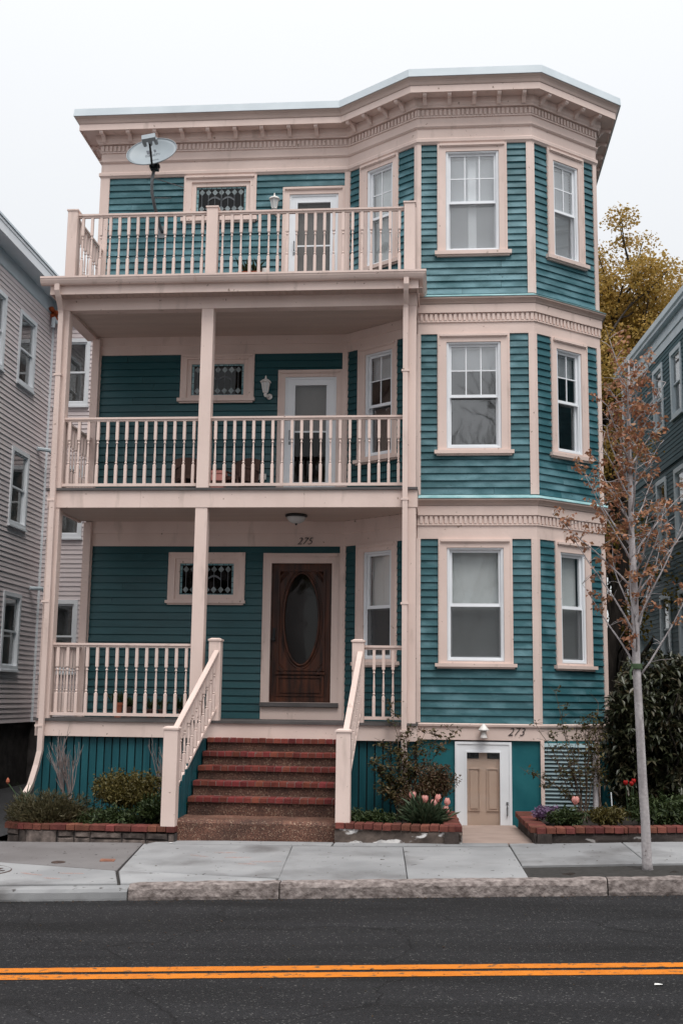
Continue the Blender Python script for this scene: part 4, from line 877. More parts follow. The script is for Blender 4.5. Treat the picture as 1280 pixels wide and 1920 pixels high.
mb = MB(); n = 30; ringp = [(-2.25, -1.44), (-2.255, -1.20), (-2.235, -1.17), (-2.20, -1.158), (-1.78, -1.15), (-1.78, -1.44)]
for i in range(n+1):
    x = 2.60+(4.575-2.60)*i/n
    for j, (y, z) in enumerate(ringp): mb.v.append((x, y+.012*mnoise.noise((x*4, j, 2)), z+(.008*mnoise.noise((x*3, j*2, 5)) if j else 0)))
m = len(ringp)
for i in range(n):
    for j in range(m-1): a = i*m+j; mb.f.append((a, a+m, a+m+1, a+1))
mb.f += [tuple(range(m)), tuple(reversed(range(n*m, (n+1)*m)))]
obj('bottom_step', mb, 'agg2', steps)
# planks closing the sides of the steps
for sx in (2.60, 4.575):
    y = -.66
    while y > -2.1:
        zt = min(-.25, -.87+(y+2.25)*.64-.02); mb = MB(); mb.box(sx-.01, sx+.012, y-.09, y, -1.36, zt); obj('side_plank', mb, 'tealp', steps); y -= .102
def handrail(xl, xu, zbase, lab):
    t = thing('stair_railing', lab, 'railing', (xl, -1.5, -1.2), 'railings of the front steps')
    a = post(xl-.088, xl+.088, -2.39, -2.215, zbase, -.085, True, t, 'newel_post'); post(xu-.083, xu+.083, -.655, -.49, D1, 1.085, True, t, 'newel_post')
    railing((xl+.015, -2.215), (xu+.03, -.655), (-.07, .955), (-.885, .13), 11, t, name='sloping_rail')
handrail(2.52, 2.69, -1.237, 'tan turned-baluster stair railing on the left of the front steps')
handrail(4.638, 4.68, -1.148, 'tan turned-baluster stair railing on the right of the front steps')

# ================================================================== brick-capped planters
def bricks(parent, pts, z, long_=False, pitch=.112, seed=1, dep=.21, mat='brick', inward=1):
    rg = random.Random(seed); base = {}
    L = [(Vector(b)-Vector(a)).length for a, b in zip(pts, pts[1:])]
    for a, b in zip(pts, pts[1:]):
        A, B = Vector(a[:2]), Vector(b[:2]); d = (B-A).normalized(); Ln = (B-A).length; s = 0
        za, zb = a[2], b[2]
        while s < Ln-.04:
            wd = pitch if not long_ else rg.choice((.115, .115, .205)); wd = min(wd, Ln-s)
            key = round(wd, 3)
            if key not in base:
                mb = MB(); h = .068; e = .007; wv = wd-.010
                mb.add([(0, 0, 0), (wv, 0, 0), (wv, dep, 0), (0, dep, 0), (0, 0, h-e), (wv, 0, h-e), (wv, dep, h-e), (0, dep, h-e), (e, e, h), (wv-e, e, h), (wv-e, dep-e, h), (e, dep-e, h)],
                       [(3, 2, 1, 0), (0, 1, 5, 4), (1, 2, 6, 5), (2, 3, 7, 6), (3, 0, 4, 7), (4, 5, 9, 8), (5, 6, 10, 9), (6, 7, 11, 10), (7, 4, 8, 11), (8, 9, 10, 11)]); base[key] = mesh('brick', mb, mat)
            q = A+d*s; zz = za+(zb-za)*s/Ln
            nrm = Vector((-d.y, d.x)); q = q+nrm*rg.uniform(-.006, .006)
            place('brick', base[key], parent, (q.x, q.y, zz-.068+rg.uniform(-.004, .004)), (0, 0, math.atan2(d.y, d.x)+rg.uniform(-.02, .02)))
            s += wd
def stone_wall(parent, a, b, zt, seed, mat='stone'):
    rg = random.Random(seed); A, B = Vector(a), Vector(b); d = (B-A).normalized(); L = (B-A).length; nrm = Vector((-d.y, d.x))
    mb = MB(); q = [A+nrm*.035, B+nrm*.035, B+nrm*.2, A+nrm*.2]; mb.prism([(v.x, v.y) for v in q], -1.55, zt-.01); obj('wall_core', mb, 'found', parent)
    s = 0
    while s < L-.05:
        wd = min(rg.uniform(.16, .42), L-s)
        rows = [(gz(A.x, -2.4)-.05, zt-.012)] if rg.random() < .6 else [(gz(A.x, -2.4)-.05, zt-.095), (zt-.085, zt-.012)]
        for z0, z1 in rows:
            mb = MB(); j = lambda k=.012: rg.uniform(-k, k); o = rg.uniform(-.012, .006); w_ = wd-.015
            P = [(j()*.5, 0, z0), (w_+j()*.5, 0, z0), (w_+j()*.5, 0, z1+j()*.4), (j()*.5, 0, z1+j()*.4)]
            C2 = [(w_*.15, -.025, z0+.01), (w_*.85, -.022, z0+.012), (w_*.87, -.025, z1-.014), (w_*.13, -.02, z1-.012)]
            vs = []
            for (x, y, z) in P+C2:
                v = A+d*(s+x)+nrm*(.03+y+o); vs.append((v.x, v.y, z))
            for (x, y, z) in P:
                v = A+d*(s+x)+nrm*.09; vs.append((v.x, v.y, z))
            mb.add(vs, [(4, 5, 6, 7), (0, 1, 5, 4), (1, 2, 6, 5), (2, 3, 7, 6), (3, 0, 4, 7), (8, 9, 1, 0), (9, 10, 2, 1), (10, 11, 3, 2), (11, 8, 0, 3)])
            obj('stone', mb, mat, parent)
        s += wd
def soilbed(parent, poly, z):
    mb = MB(); c = (sum(p[0] for p in poly)/len(poly), sum(p[1] for p in poly)/len(poly))
    mb.prism(poly, -1.6, lambda x, y: z); obj('soil', mb, 'soil', parent)
pl1 = thing('brick_planter', 'stone planter with red brick rim at left of the steps, full of low shrubs', 'planter', (1.5, -2.2, -1.43), 'planters along the house front')
bricks(pl1, [(.40, -2.12, -1.255), (.70, -2.27, -1.25), (1.55, -2.35, -1.242), (2.62, -2.40, -1.235)], 0, True, seed=3)
bricks(pl1, [(.26, -.85, -1.255), (.30, -1.6, -1.255), (.40, -2.12, -1.255)], 0, seed=4)
for i, (a, b) in enumerate((((.32, -1.0), (.42, -2.11)), ((.42, -2.11), (.72, -2.26)), ((.72, -2.26), (1.56, -2.34)), ((1.56, -2.34), (2.61, -2.39)))): stone_wall(pl1, a, b, -1.312, 20+i)
soilbed(pl1, [(.42, -.56), (.47, -2.0), (.75, -2.12), (2.6, -2.22), (2.6, -.56)], -1.30)
pl2 = thing('brick_planter', 'brick-rimmed planter with peeling white paint between the steps and the basement door', 'planter', (5.3, -2.2, -1.38), 'planters along the house front')
bricks(pl2, [(4.56, -2.41, -1.147), (5.98, -2.49, -1.150)], 0, seed=5)
bricks(pl2, [(6.06, -2.46, -1.150), (5.99, -.55, -1.150)], 0, seed=6)
def rough_base(parent, a, b, zt, mat):
    A, B = Vector(a), Vector(b); d = (B-A).normalized(); nrm = Vector((-d.y, d.x)); L = (B-A).length; mb = MB(); n = int(L/.05)
    rows = [0, .3, .6, .85, 1.0]
    for i in range(n+1):
        for r_ in rows:
            q = A+d*(L*i/n); zb = gz(q.x, -2.4)-.06; o = .02-.02*mnoise.noise((q.x*5, r_*2, 3))-.012*mnoise.noise((q.x*14, r_*5, 7))+(.015 if r_ == 1 else 0)
            v = q+nrm*o; mb.v.append((v.x, v.y, zb+(zt-zb)*r_))
    m = len(rows)
    for i in range(n):
        for j in range(m-1): k = i*m+j; mb.f.append((k, k+m, k+m+1, k+1))
    o = len(mb.v); mb.add([((A+nrm*.03).x, (A+nrm*.03).y, zt), ((B+nrm*.03).x, (B+nrm*.03).y, zt), ((B+nrm*.2).x, (B+nrm*.2).y, zt), ((A+nrm*.2).x, (A+nrm*.2).y, zt), ((B+nrm*.2).x, (B+nrm*.2).y, -1.6), ((A+nrm*.2).x, (A+nrm*.2).y, -1.6), ((B+nrm*.03).x, (B+nrm*.03).y, -1.6), ((A+nrm*.03).x, (A+nrm*.03).y, -1.6)], [(0, 1, 2, 3), (3, 2, 4, 5), (1, 6, 4, 2), (0, 3, 5, 7)])
    obj('planter_wall', mb, mat, parent)
rough_base(pl2, (4.545, -2.40), (6.05, -2.50), -1.218, 'peel'); rough_base(pl2, (6.05, -2.50), (5.985, -.4), -1.218, 'darkstone')
soilbed(pl2, [(4.60, -.56), (4.60, -2.24), (5.85, -2.32), (5.82, -.03), (5.5, -.03)], -1.20)
pl3 = thing('brick_planter', 'long dark planter with red brick rim at right of the basement door', 'planter', (8.2, -2.2, -1.33), 'planters along the house front')
bricks(pl3, [(6.93, -2.45, -1.148), (8.0, -2.33, -1.13), (9.9, -2.12, -1.10)], 0, seed=7, pitch=.114)
bricks(pl3, [(6.80, -.5, -1.148), (6.86, -2.40, -1.148)], 0, seed=8)
rough_base(pl3, (6.90, -2.45), (8.0, -2.33), -1.216, 'darkstone'); rough_base(pl3, (8.0, -2.33), (9.9, -2.12), -1.19, 'darkstone'); rough_base(pl3, (6.82, -.35), (6.90, -2.45), -1.216, 'darkstone')
soilbed(pl3, [(7.0, -.03), (7.05, -2.28), (8.0, -2.18), (9.9, -1.95), (9.9, .9), (8.2, .9), (7.2, -.03)], -1.20)
mb = MB(); mb.prism([(6.0, -2.44), (6.90, -2.40), (6.82, -.02), (5.98, -.02)], -1.6, lambda x, y: -1.342+.0205*(x-6.4)-.045*(y+2.4)/2.4); mb.box(5.995, 6.79, -.16, .03, -1.5, -1.455)
struct('basement_landing', mb, 'landing')

# ================================================================== neighbouring houses
def simple_window(W, s0, s1, z0, z1, parent, mat='white', wd=.085, room=True, sash=True):
    mb = MB(); ring(mb, W, s0, s1, z0, z1, wd, -.03, .04, wd, wd); p = obj('window', mb, mat, parent)
    a, b, c, d = s0+wd, s1-wd, z0+wd, z1-wd; zm = (c+d)/2
    mb = MB(); ring(mb, W, a, b, c, zm+.02, .04, -.06, -.03); ring(mb, W, a, b, zm-.02, d, .04, -.03, .0); obj('sash', mb, mat, p)
    mb = MB(); mb.hexa(W, a+.04, b-.04, -.02, -.016, zm+.02, d-.04); obj('pane', mb, 'glass', p)
    mb = MB(); mb.hexa(W, a+.04, b-.04, -.05, -.046, c+.04, zm-.02); obj('pane', mb, 'glass', p)
    mb = MB(); mb.hexa(W, s0-.02, s1+.02, -.02, .07, z0-.04, z0); obj('sill', mb, mat, p)
    mb = MB(); mb.hexa(W, a, b, -.4, -.38, c, d); mb.hexa(W, a-.01, a, -.4, -.06, c, d); mb.hexa(W, b, b+.01, -.4, -.06, c, d); mb.hexa(W, a, b, -.4, -.06, d, d+.01); mb.hexa(W, a, b, -.4, -.06, c-.01, c); obj('dark_room', mb, 'room', p)
    return p
nl = thing('vinyl_house', 'grey vinyl-sided house with white eaves across the driveway at left', 'house', (-5, 4, -1.45))
WN = Wall((-3, -3), (-3, 8.05)); WE = Wall((-3, 8.05), (-1.93, 8.05)); WE2 = Wall((-1.93, 8.05), (-1.93, 16)); WNF = Wall((-12, -3), (-3, -3))
hn, he = [], []; o1, l1 = [], []
for z0, z1 in ((6.75, 8.32), (3.75, 5.38), (.80, 2.38)):
    for s0 in (9.02, 7.28):
        simple_window(WN, s0, s0+.98, z0, z1, nl); hn.append((s0+.03, s0+.95, z0-.03, z1-.03))
    simple_window(WE, .14, .92, z0-.02, z1-.02, nl); he.append((.17, .89, z0-.05, z1-.05))
siding(WN, 0, WN.len-.05, -.27, 8.84, .101, hn, o1, l1, .02); siding(WE, .05, WE.len-.05, -.27, 8.84, .101, he, o1, l1, .02)
o1.sort(key=lambda r: -((r[0] is WE)*100+r[2]-r[1]))
build_boards(nl, o1, l1, 'vinyl', 'siding_board')
o2, l3 = [], []; siding(WE2, 0, WE2.len, -.27, 8.84, .101, [], o2, l3); siding(WNF, 0, WNF.len, -.27, 8.84, .101, [], o2, l3)
mb = MB()
for r in o2: board_mesh(mb, *r)
obj('flank_siding', mb, 'vinyl', nl, kind='stuff')
PN = [(-12, -3), (-3, -3), (-3, 8.05), (-1.93, 8.05), (-1.93, 16)]
mb = MB(); mb.sweep(PN, [(-.05, 8.84), (.02, 8.84), (.035, 8.86), (.02, 8.88), (.02, 9.18), (-.05, 9.18)]); obj('frieze', mb, 'whited', nl)
mb = MB(); mb.sweep(PN, [(-.05, 9.182), (.36, 9.182), (.36, 9.15), (.385, 9.15), (.385, 9.33), (.40, 9.34), (.40, 9.40), (-.05, 9.42)]); obj('eave', mb, 'white', nl)
mb = MB(); mb.sweep(PN, [(-.05, 9.421), (.425, 9.405), (.425, 9.45), (-.05, 9.60)]); obj('roof_edge', mb, 'whited', nl)
mb = MB(); mb.prism([(-12, -2.95), (-3.05, -2.95), (-3.05, 8.1), (-1.98, 8.1), (-1.98, 16), (-12, 16)], 9.42, 9.55); obj('roof', mb, 'roof', nl)
mb = MB(); mb.hexa(WN, WN.len-.055, WN.len, -.01, .03, -.27, 8.84); obj('corner_board', mb, 'white', nl)
mb = MB(); mb.hexa(WE, .0, .055, -.01, .028, -.27, 8.84); mb.hexa(WE, WE.len-.06, WE.len, -.01, .03, -.27, 8.84); obj('corner_board', mb, 'white', nl)
mb = MB(); mb.prism([(-12, -2.95), (-3.06, -2.95), (-3.06, 8.12), (-1.99, 8.12), (-1.99, 16), (-12, 16)], -1.7, -.27); obj('foundation', mb, 'found', nl)
mb = MB(); mb.prism([(-11.9, -2.5), (-3.45, -2.5), (-3.45, 8.5), (-2.4, 8.5), (-2.4, 15.9), (-11.9, 15.9)], -.27, 9.4); obj('inner_wall', mb, 'room', nl)
for z in (5.62, 2.56):
    mb = MB(); mb.tube([(-2.98, 7.45, z), (-2.80, 7.72, z+.02)], .045, 8); mb.tube([(-2.80, 7.72, z+.02), (-2.75, 7.78, z-.05)], .04, 8); obj('vent_pipe', mb, 'whited', nl)
mb = MB(); rg = random.Random(3)
for i in range(9):
    x, y, z = -2.90+rg.uniform(-.08, .08), 7.85+rg.uniform(-.12, .12), 8.82+rg.uniform(-.12, .12); mb.lathe((x, y, z), [(.01, -.06), (.06, -.03), (.07, .01), (.04, .05), (.01, .06)], 7)
obj('sealant_foam', mb, 'rust', nl)
mb = MB(); mb.tube([(-2.90, 7.8, 8.72), (-2.86, 7.9, 8.66), (-2.6, 8.0, 8.66), (-2.3, 8.0, 8.66)], .05, 8); mb.tube([(-2.90, 7.8, 8.72), (-2.9, 7.8, 8.5)], .045, 8); obj('vent_pipe', mb, 'whited', nl)

nr = thing('dark_house', 'dark teal clapboard house with white eaves behind the tree at right', 'house', (13, 8, -1.3))
dr = Vector((-.069, 1)).normalized(); A0 = Vector((11.2, 10)); far = A0+dr*5.1; near = A0-dr*12
WQ = Wall(far, near); bk = far+Vector((7, .48)); WQB = Wall(bk, far); WQF = Wall(near, near+Vector((7, .48)))
hq = []; o1, l1 = [], []
for z0, z1 in ((6.80, 8.42), (4.0, 5.62), (1.2, 2.84)):
    for s0 in (3.35, 4.96, 7.4):
        simple_window(WQ, s0, s0+.92, z0, z1, nr, 'whited', .11); hq.append((s0+.03, s0+.89, z0-.03, z1-.03))
siding(WQ, .2, WQ.len, -.5, 8.66, .104, hq, o1, l1, .018); o1.sort(key=lambda r: r[1]);
vis = [r for r in o1 if r[1] < 6.2]; oth = [r for r in o1 if r[1] >= 6.2]
build_boards(nr, vis, l1, 'teal2', 'clapboard', 296)
o2, l3 = [], []; siding(WQB, 0, WQB.len, -.5, 8.66, .104, [], o2, l3); siding(WQF, 0, WQF.len, -.5, 8.66, .104, [], o2, l3)
mb = MB()
for r in oth+o2: board_mesh(mb, *r)
obj('flank_clapboards', mb, 'teal2', nr, kind='stuff')
PQ = [tuple(bk), tuple(far), tuple(near), tuple(near+Vector((7, .48)))]
mb = MB(); mb.sweep(PQ, [(-.05, 8.65), (.03, 8.65), (.03, 8.86), (.06, 8.88), (.06, 8.90), (.035, 8.92), (.035, 9.16), (-.05, 9.16)]); obj('frieze', mb, 'whited', nr)
mb = MB(); mb.sweep(PQ, [(-.05, 9.162), (.16, 9.162), (.17, 9.21), (.21, 9.25), (.22, 9.38), (-.05, 9.40)]); obj('eave', mb, 'whited', nr)
mb = MB(); mb.prism([tuple(bk), tuple(far), tuple(near), tuple(near+Vector((7, .48)))][::1], 9.38, 9.41); obj('roof', mb, 'roof', nr)
mb = MB(); mb.hexa(WQ, 0, .22, -.02, .035, -.5, 8.65); obj('corner_board', mb, 'whited', nr)
mb = MB(); mb.hexa(WQ, .22, WQ.len, -.02, .05, 5.78, 5.86); obj('belt_board', mb, 'teal2', nr)
mb = MB(); mb.prism([tuple(bk+Vector((-.3, -.3))), tuple(far+Vector((.45, -.3))), tuple(near+Vector((.45, .4))), tuple(near+Vector((6.8, .8)))], -1.5, 9.3); obj('inner_wall', mb, 'room', nr)
mb = MB(); mb.prism([tuple(bk), tuple(far+Vector((.03, -.03))), tuple(near+Vector((.03, .03))), tuple(near+Vector((7, .5)))], -1.6, -.5); obj('foundation', mb, 'found', nr)

# unseen houses added across the street to block low sky and give window reflections
for k, (x, wd, hh, mt, lab) in enumerate(((-4.5, 8.2, 8.6, 'vinyl', 'unseen grey gabled house added across the street behind the viewer, at left'), (5.6, 8.6, 5.6, 'whited', 'unseen pale gabled house added across the street, straight behind the viewer'), (15.6, 8.4, 8.4, 'teal2', 'unseen dark gabled house added across the street behind the viewer, at right'))):
    t = thing('added_gabled_house', lab, 'house', (x, -27, -1.4), 'unseen houses added across the street')
    y0, y1 = -34, -24.5; mb = MB(); mb.box(x-wd/2, x+wd/2, y0, y1, -1.5, hh-1.2); obj('wall', mb, mt, t)
    mb = MB(); a, b = x-wd/2-.3, x+wd/2+.3; mb.add([(a, y0-.3, hh-1.4), (b, y0-.3, hh-1.4), (x, y0-.3, hh+2), (a, y1+.3, hh-1.4), (b, y1+.3, hh-1.4), (x, y1+.3, hh+2)], [(0, 2, 1), (3, 4, 5), (0, 3, 5, 2), (1, 2, 5, 4), (0, 1, 4, 3)]); obj('roof', mb, 'roof', t)
    Wf = Wall((x+wd/2, y1), (x-wd/2, y1))
    for z in (.2, 3.2, 5.9):
        if z > hh-2.9: continue
        for i in range(3):
            s = wd*(.14+.29*i); mb = MB(); ring(mb, Wf, s, s+1.05, z, z+1.6, .12, 0, .05); p = obj('window', mb, 'white', t)
            mb = MB(); mb.hexa(Wf, s+.12, s+.93, .005, .012, z+.12, z+1.48); obj('pane', mb, 'black', p)

# ================================================================== vegetation
def sky_block_tree(x, y, h, lab, seed, mat):  # unseen leafy tree, added to keep low sky light out of the porches
    t = thing('added_broad_tree', lab, 'tree', (x, y, -1.4), 'unseen trees across the street'); rg = random.Random(seed); mb = MB(); tips = []
    mb.tube([(x, y, -1.4), (x+.1, y, 1), (x, y, 3)], [.3, .24, .2], 8)
    for i in range(9):
        a = i*2.4; grow(mb, (x, y, 1.6+.18*i), (math.cos(a)*.8, math.sin(a)*.8, .8), h*.22, .11, 3, rg, tips, .7, (2, 3), .2, .76, 6)
    obj('trunk', mb, 'barkd', t, True); rs = np.random.RandomState(seed)
    leaves('crown', np.concatenate([blob(34, q, (.8, .8, .6), rs, .1) for q, d, p_ in tips]), .24, mat, t, .8, .4, seed)
sky_block_tree(-1.5, -21.5, 13, 'unseen broad leafy tree added behind the viewer to block low sky, at left', 201, 'lyg')
t = thing('bare_tree', 'leafless tree across the street, straight behind the viewer', 'tree', (6.6, -21.5, -1.4), 'unseen trees across the street'); rg = random.Random(204); mb = MB(); tips = []
for i in range(3): grow(mb, (6.6, -21.5, 1.0+.4*i), (rg.uniform(-.4, .4), rg.uniform(-.3, .3), 1), 4.2, .16, 4, rg, tips, .6, (3, 4), .2, .72, 6)
mb.tube([(6.6, -21.5, -1.4), (6.6, -21.5, 1.9)], [.26, .2], 8); obj('trunk', mb, 'barkd', t)
sky_block_tree(12.5, -22.0, 13, 'unseen broad leafy tree added behind the viewer to block low sky, at right', 202, 'lgr')

def plant(name, lab, cat, base, group=None): return thing(name, lab, cat, base, group)
# tall yellow maple behind
t = plant('maple_tree', 'tall maple in yellow spring leaf rising behind the houses at right', 'tree', (11.35, 20, -1.3))
rg = random.Random(21); mb = MB(); tips = []
tp = [(11.35, 20, -1.3), (11.3, 20, 1.5), (11.4, 20.1, 4.2), (11.3, 20, 6.2), (11.25, 20, 8.2)]; mb.tube(tp, [.36, .29, .25, .22, .16], 9)
for i in range(15):
    a = i*2.4; z = 2.6+i*.36
    grow(mb, (11.30, 20.03, min(z, 7.4)), (math.cos(a)*.75, math.sin(a)*.75, .9), 3.1+rg.uniform(-.3, .6), .13, 3, rg, tips, .75, (2, 3), .22, .74, 6)
for i in range(6): grow(mb, (11.27, 20, 6.2+.1*i), (rg.uniform(-.35, .55), rg.uniform(-.3, .3), 1), 3.25, .15, 3, rg, tips, .6, (3, 3), .2, .74, 6)
obj('trunk', mb, 'barkd', t, True)
rs = np.random.RandomState(4); P = []
for q, d, pts in tips:
    P.append(blob(200, q, (.68, .68, .40), rs, .1)); P.append(blob(90, pts[2]+Vector((0, 0, .1)), (.5, .5, .3), rs, .1))
leaves('crown', np.concatenate(P), .105, 'ly', t, .75, .5, 31)
# loose tree between the houses
t = plant('yellow_green_tree', 'slender yellow-green tree filling the gap between the two teal houses', 'tree', (10.0, 13, -1.35))
rg = random.Random(5); mb = MB(); tips = []
for i in range(3): grow(mb, (10.0+i*.15, 13, -1.35), (rg.uniform(-.15, .15), rg.uniform(-.2, .2), 1), 2.6, .10, 3, rg, tips, .55, (2, 3), .3, .72, 6)
obj('trunk', mb, 'barkd', t, True); rs = np.random.RandomState(6)
leaves('crown', np.concatenate([blob(85, q, (.5, .5, .4), rs, .1) for q, d, p_ in tips]), .10, 'lyg', t, .7, .4, 7)
mb = MB(); t = plant('leaning_tree', 'dark leaning trunk with yellowish leaves just behind the bay corner', 'tree', (9.3, 9.5, -1.35)); rg = random.Random(9); tips = []
mb.tube([(9.3, 9.5, -1.35), (9.5, 9.5, 1.2), (9.85, 9.5, 3.1), (9.95, 9.6, 5)], [.2, .17, .13, .09], 8)
for i in range(5): grow(mb, (9.6+i*.08, 9.5, 2+i*.7), (rg.uniform(-.6, .6), rg.uniform(-.5, .5), .8), 1.3, .05, 2, rg, tips, .6, (2, 3), .2, .7, 5)
obj('trunk', mb, 'barkd', t, True); rs = np.random.RandomState(8)
leaves('crown', np.concatenate([blob(70, q, (.45, .45, .35), rs, .1) for q, d, p_ in tips]), .085, 'ly', t, .7, .4, 8)
# low growth at the end of the side yard
t = plant('hedge', 'dim hedge closing the side yard between the two teal houses', 'hedge', (10.2, 17, -1.3)); rs = np.random.RandomState(12)
leaves('foliage', np.concatenate([blob(1500, (9.0+i*.8, 17+.2*(i % 2), .0), (.8, .6, 1.5), rs, .2) for i in range(4)]), .13, 'lyg', t, .6, .4, 9)

# street tree
t = plant('street_tree', 'slim young street tree with grey trunk and sparse rust-red leaves', 'tree', (7.9, -4.12, -1.35)); rg = random.Random(14)
tr = [(7.905, -4.12, -1.42), (7.897, -4.12, -1.30), (7.89, -4.13, -.9), (7.872, -4.13, -.4), (7.858, -4.135, .15), (7.845, -4.135, .69), (7.848, -4.12, 1.2), (7.842, -4.135, 1.6), (7.83, -4.14, 2.1), (7.84, -4.12, 2.6), (7.835, -4.12, 3.1), (7.845, -4.14, 3.55), (7.85, -4.15, 4.0)]
mb = MB(); mb.tube(tr, [.062, .051, .047, .045, .043, .041, .040, .037, .032, .026, .02, .014, .008], 10); tk = obj('trunk', mb, 'bark', t, True)
mb = MB(); P = []; Dd = []
def tpt(z):
    for a, b in zip(tr, tr[1:]):
        if a[2] <= z <= b[2]: return Vector(a).lerp(Vector(b), (z-a[2])/(b[2]-a[2]))
    return Vector(tr[-1])
rs = np.random.RandomState(15)
for i in range(34):
    z = .55+3.0*(i/33)**.9; a = i*2.399+rg.uniform(-.4, .4); L = (1.25-.2*z)*rg.uniform(.8, 1.35); p = tpt(z); d = Vector((math.cos(a)*.72, math.sin(a)*.62, .92)).normalized()
    pts = [p]; q = p.copy()
    for k in range(6):
        d = (d+Vector((rg.uniform(-.16, .16), rg.uniform(-.16, .16), .07))).normalized(); q = q+d*L/6; pts.append(q.copy())
    mb.tube(pts, [.0125*(1-.13*k) for k in range(7)], 5)
    for k in range(1, 7):
        for rep in range(2 if k > 1 else 1):
            sd = Vector((rg.uniform(-1, 1), rg.uniform(-1, 1), rg.uniform(-.1, .8))).normalized(); l2 = rg.uniform(.06, .26); e = pts[k]+sd*l2
            mb.tube([pts[k], pts[k]+sd*l2*.5+Vector((0, 0, .01)), e], [.0042, .003, .002], 4)
            if rg.random() < .60:
                for c in (e, pts[k]+sd*l2*.6):
                    n = rg.randint(5, 10); P.append(np.array(c)+rs.normal(size=(n, 3))*.024); dd = rs.normal(size=(n, 3)); dd[:, 2] = dd[:, 2]*.4-.7; Dd.append(dd)
obj('branch', mb, 'bark', t, True, kind='stuff')
leaves('crown', np.concatenate(P), .050, 'lr', t, .62, .1, 16, np.concatenate(Dd), .3)
mb = MB(); mb.lathe((7.845, -4.135, .66), [(.058, 0), (.06, .01), (.06, .045), (.058, .055)], 10); mb.tube([(7.80, -4.18, .68), (7.77, -4.2, .63), (7.775, -4.2, .55)], .012, 5); obj('green_tie', mb, 'stem', t)

# rhododendron
t = plant('rhododendron', 'big dark rhododendron crowding the right corner of the teal house', 'shrub', (9.1, .2, -1.3)); rs = np.random.RandomState(17)
pts = np.concatenate([blob(650, (8.75, -.05, .05), (.72, .62, 1.0), rs, .55), blob(650, (9.55, .1, .15), (.85, .8, 1.05), rs, .55), blob(420, (8.55, .5, -.5), (.55, .7, .85), rs, .5), blob(360, (10.4, .0, .0), (.9, .8, 1.1), rs, .5), blob(220, (8.45, -.35, .1), (.42, .35, .55), rs, .5), blob(230, (8.28, -.32, -.45), (.30, .25, .75), rs, .4), blob(260, (9.2, -.3, -.5), (1.0, .4, .6), rs, .5)])
pts = pts[(pts[:, 0] > 8.33) | (pts[:, 1] < -.1)]; pts = pts[pts[:, 0] > 7.98]
P, Dd = [], []
for c in pts:
    ax = rs.normal(size=3)*.5+np.array([0, -.35, .7]); ax /= np.linalg.norm(ax); k = rs.randint(6, 9); ref = np.cross(ax, [1, .1, 0]); ref /= np.linalg.norm(ref); r_ = np.cross(ax, ref)
    for j in range(k):
        a = 2*math.pi*j/k+rs.rand()*.4; P.append(c); Dd.append(ref*math.cos(a)+r_*math.sin(a)+ax*(.15-.5*rs.rand()))
leaves('foliage', np.array(P), .115, 'lrh', t, .36, .75, 18, np.array(Dd), .2, .3)
mb = MB(); rg = random.Random(18); tips = []
for i in range(7): grow(mb, (8.6+i*.28, .2, -1.35), (rg.uniform(-.5, .5), rg.uniform(-.6, .2), .9), .9, .035, 2, rg, tips, .6, (2, 3), .15, .75, 5)
obj('branches', mb, 'barkd', t, True)
rs2 = np.random.RandomState(19); leaves('inner_foliage', np.concatenate([blob(2600, (9.4, .6, -.1), (1.3, .7, 1.1), rs2, .1)]), .13, 'lrh', t, .5, .4, 20)

def mound(name, lab, c, r, n, size, mat, asp=.4, upb=.5, seed=1, group=None, outw=.0, stems=0, cat='shrub', shell=.4):
    t = plant(name, lab, cat, (c[0], c[1], c[2]-r[2]*.6), group); rs = np.random.RandomState(seed)
    k = 9; sub_ = []
    for i in range(k):
        a = 2.4*i; f = 0 if i == 0 else .52*math.sqrt(i/k)+.1
        cc = (c[0]+math.cos(a)*f*r[0], c[1]+math.sin(a)*f*r[1], c[2]+rs.uniform(-.15, .32)*r[2]*(1 if f else 1.2)); q = rs.uniform(.36, .55)
        sub_.append(blob(n//k, cc, (r[0]*q, r[1]*q, r[2]*q*1.25), rs, shell))
    p = np.concatenate(sub_); p += rs.normal(size=p.shape)*np.array(r)*.05
    cv = np.array(c); p = cv+(p-cv)*np.array([1+.32*mnoise.noise(Vector(q-cv)*(2.2/max(r)))for q in p])[:, None]
    sh = []
    for i in range(n//160):
        a = rs.rand()*6.28; u = rs.rand()**.5*.8; b0 = cv+np.array([math.cos(a)*u*r[0], math.sin(a)*u*r[1], r[2]*(.75-.4*u*u)]); dv = np.array([math.cos(a)*.4, math.sin(a)*.3, 1.])*r[2]*rs.uniform(.15, .5)
        sh.append(b0+dv*rs.rand(14, 1)+rs.normal(size=(14, 3))*size*.35)
    p = np.concatenate([p]+sh)
    p[:, 2] = np.maximum(p[:, 2], c[2]-r[2]*.75); d = rs.normal(size=p.shape)
    if outw: d = d*(1-outw)+(p-np.array([c[0], c[1], c[2]-r[2]]))/np.linalg.norm(p-np.array([c[0], c[1], c[2]-r[2]]), axis=1, keepdims=True)*outw*2
    leaves('foliage', p, size, mat, t, asp, upb, seed, d)
    mb = MB(); rg = random.Random(seed)
    for i in range(max(4, stems)):
        e = Vector((c[0]+rg.uniform(-.6, .6)*r[0], c[1]+rg.uniform(-.6, .6)*r[1], c[2]+rg.uniform(-.1, .6)*r[2])); b = Vector((c[0]+rg.uniform(-.15, .15), c[1]+rg.uniform(-.1, .1), c[2]-r[2]*1.1))
        mb.tube([b, b.lerp(e, .5)+Vector((0, 0, .03)), e], [.011, .008, .004], 5)
    obj('stems', mb, 'twigb', t); return t
mound('heath_shrub', 'low mound of fine grey-green heath at the left end of the left planter', (.92, -1.92, -1.20), (.60, .36, .24), 9000, .06, 'lhe', .16, .2, 41, outw=.55)
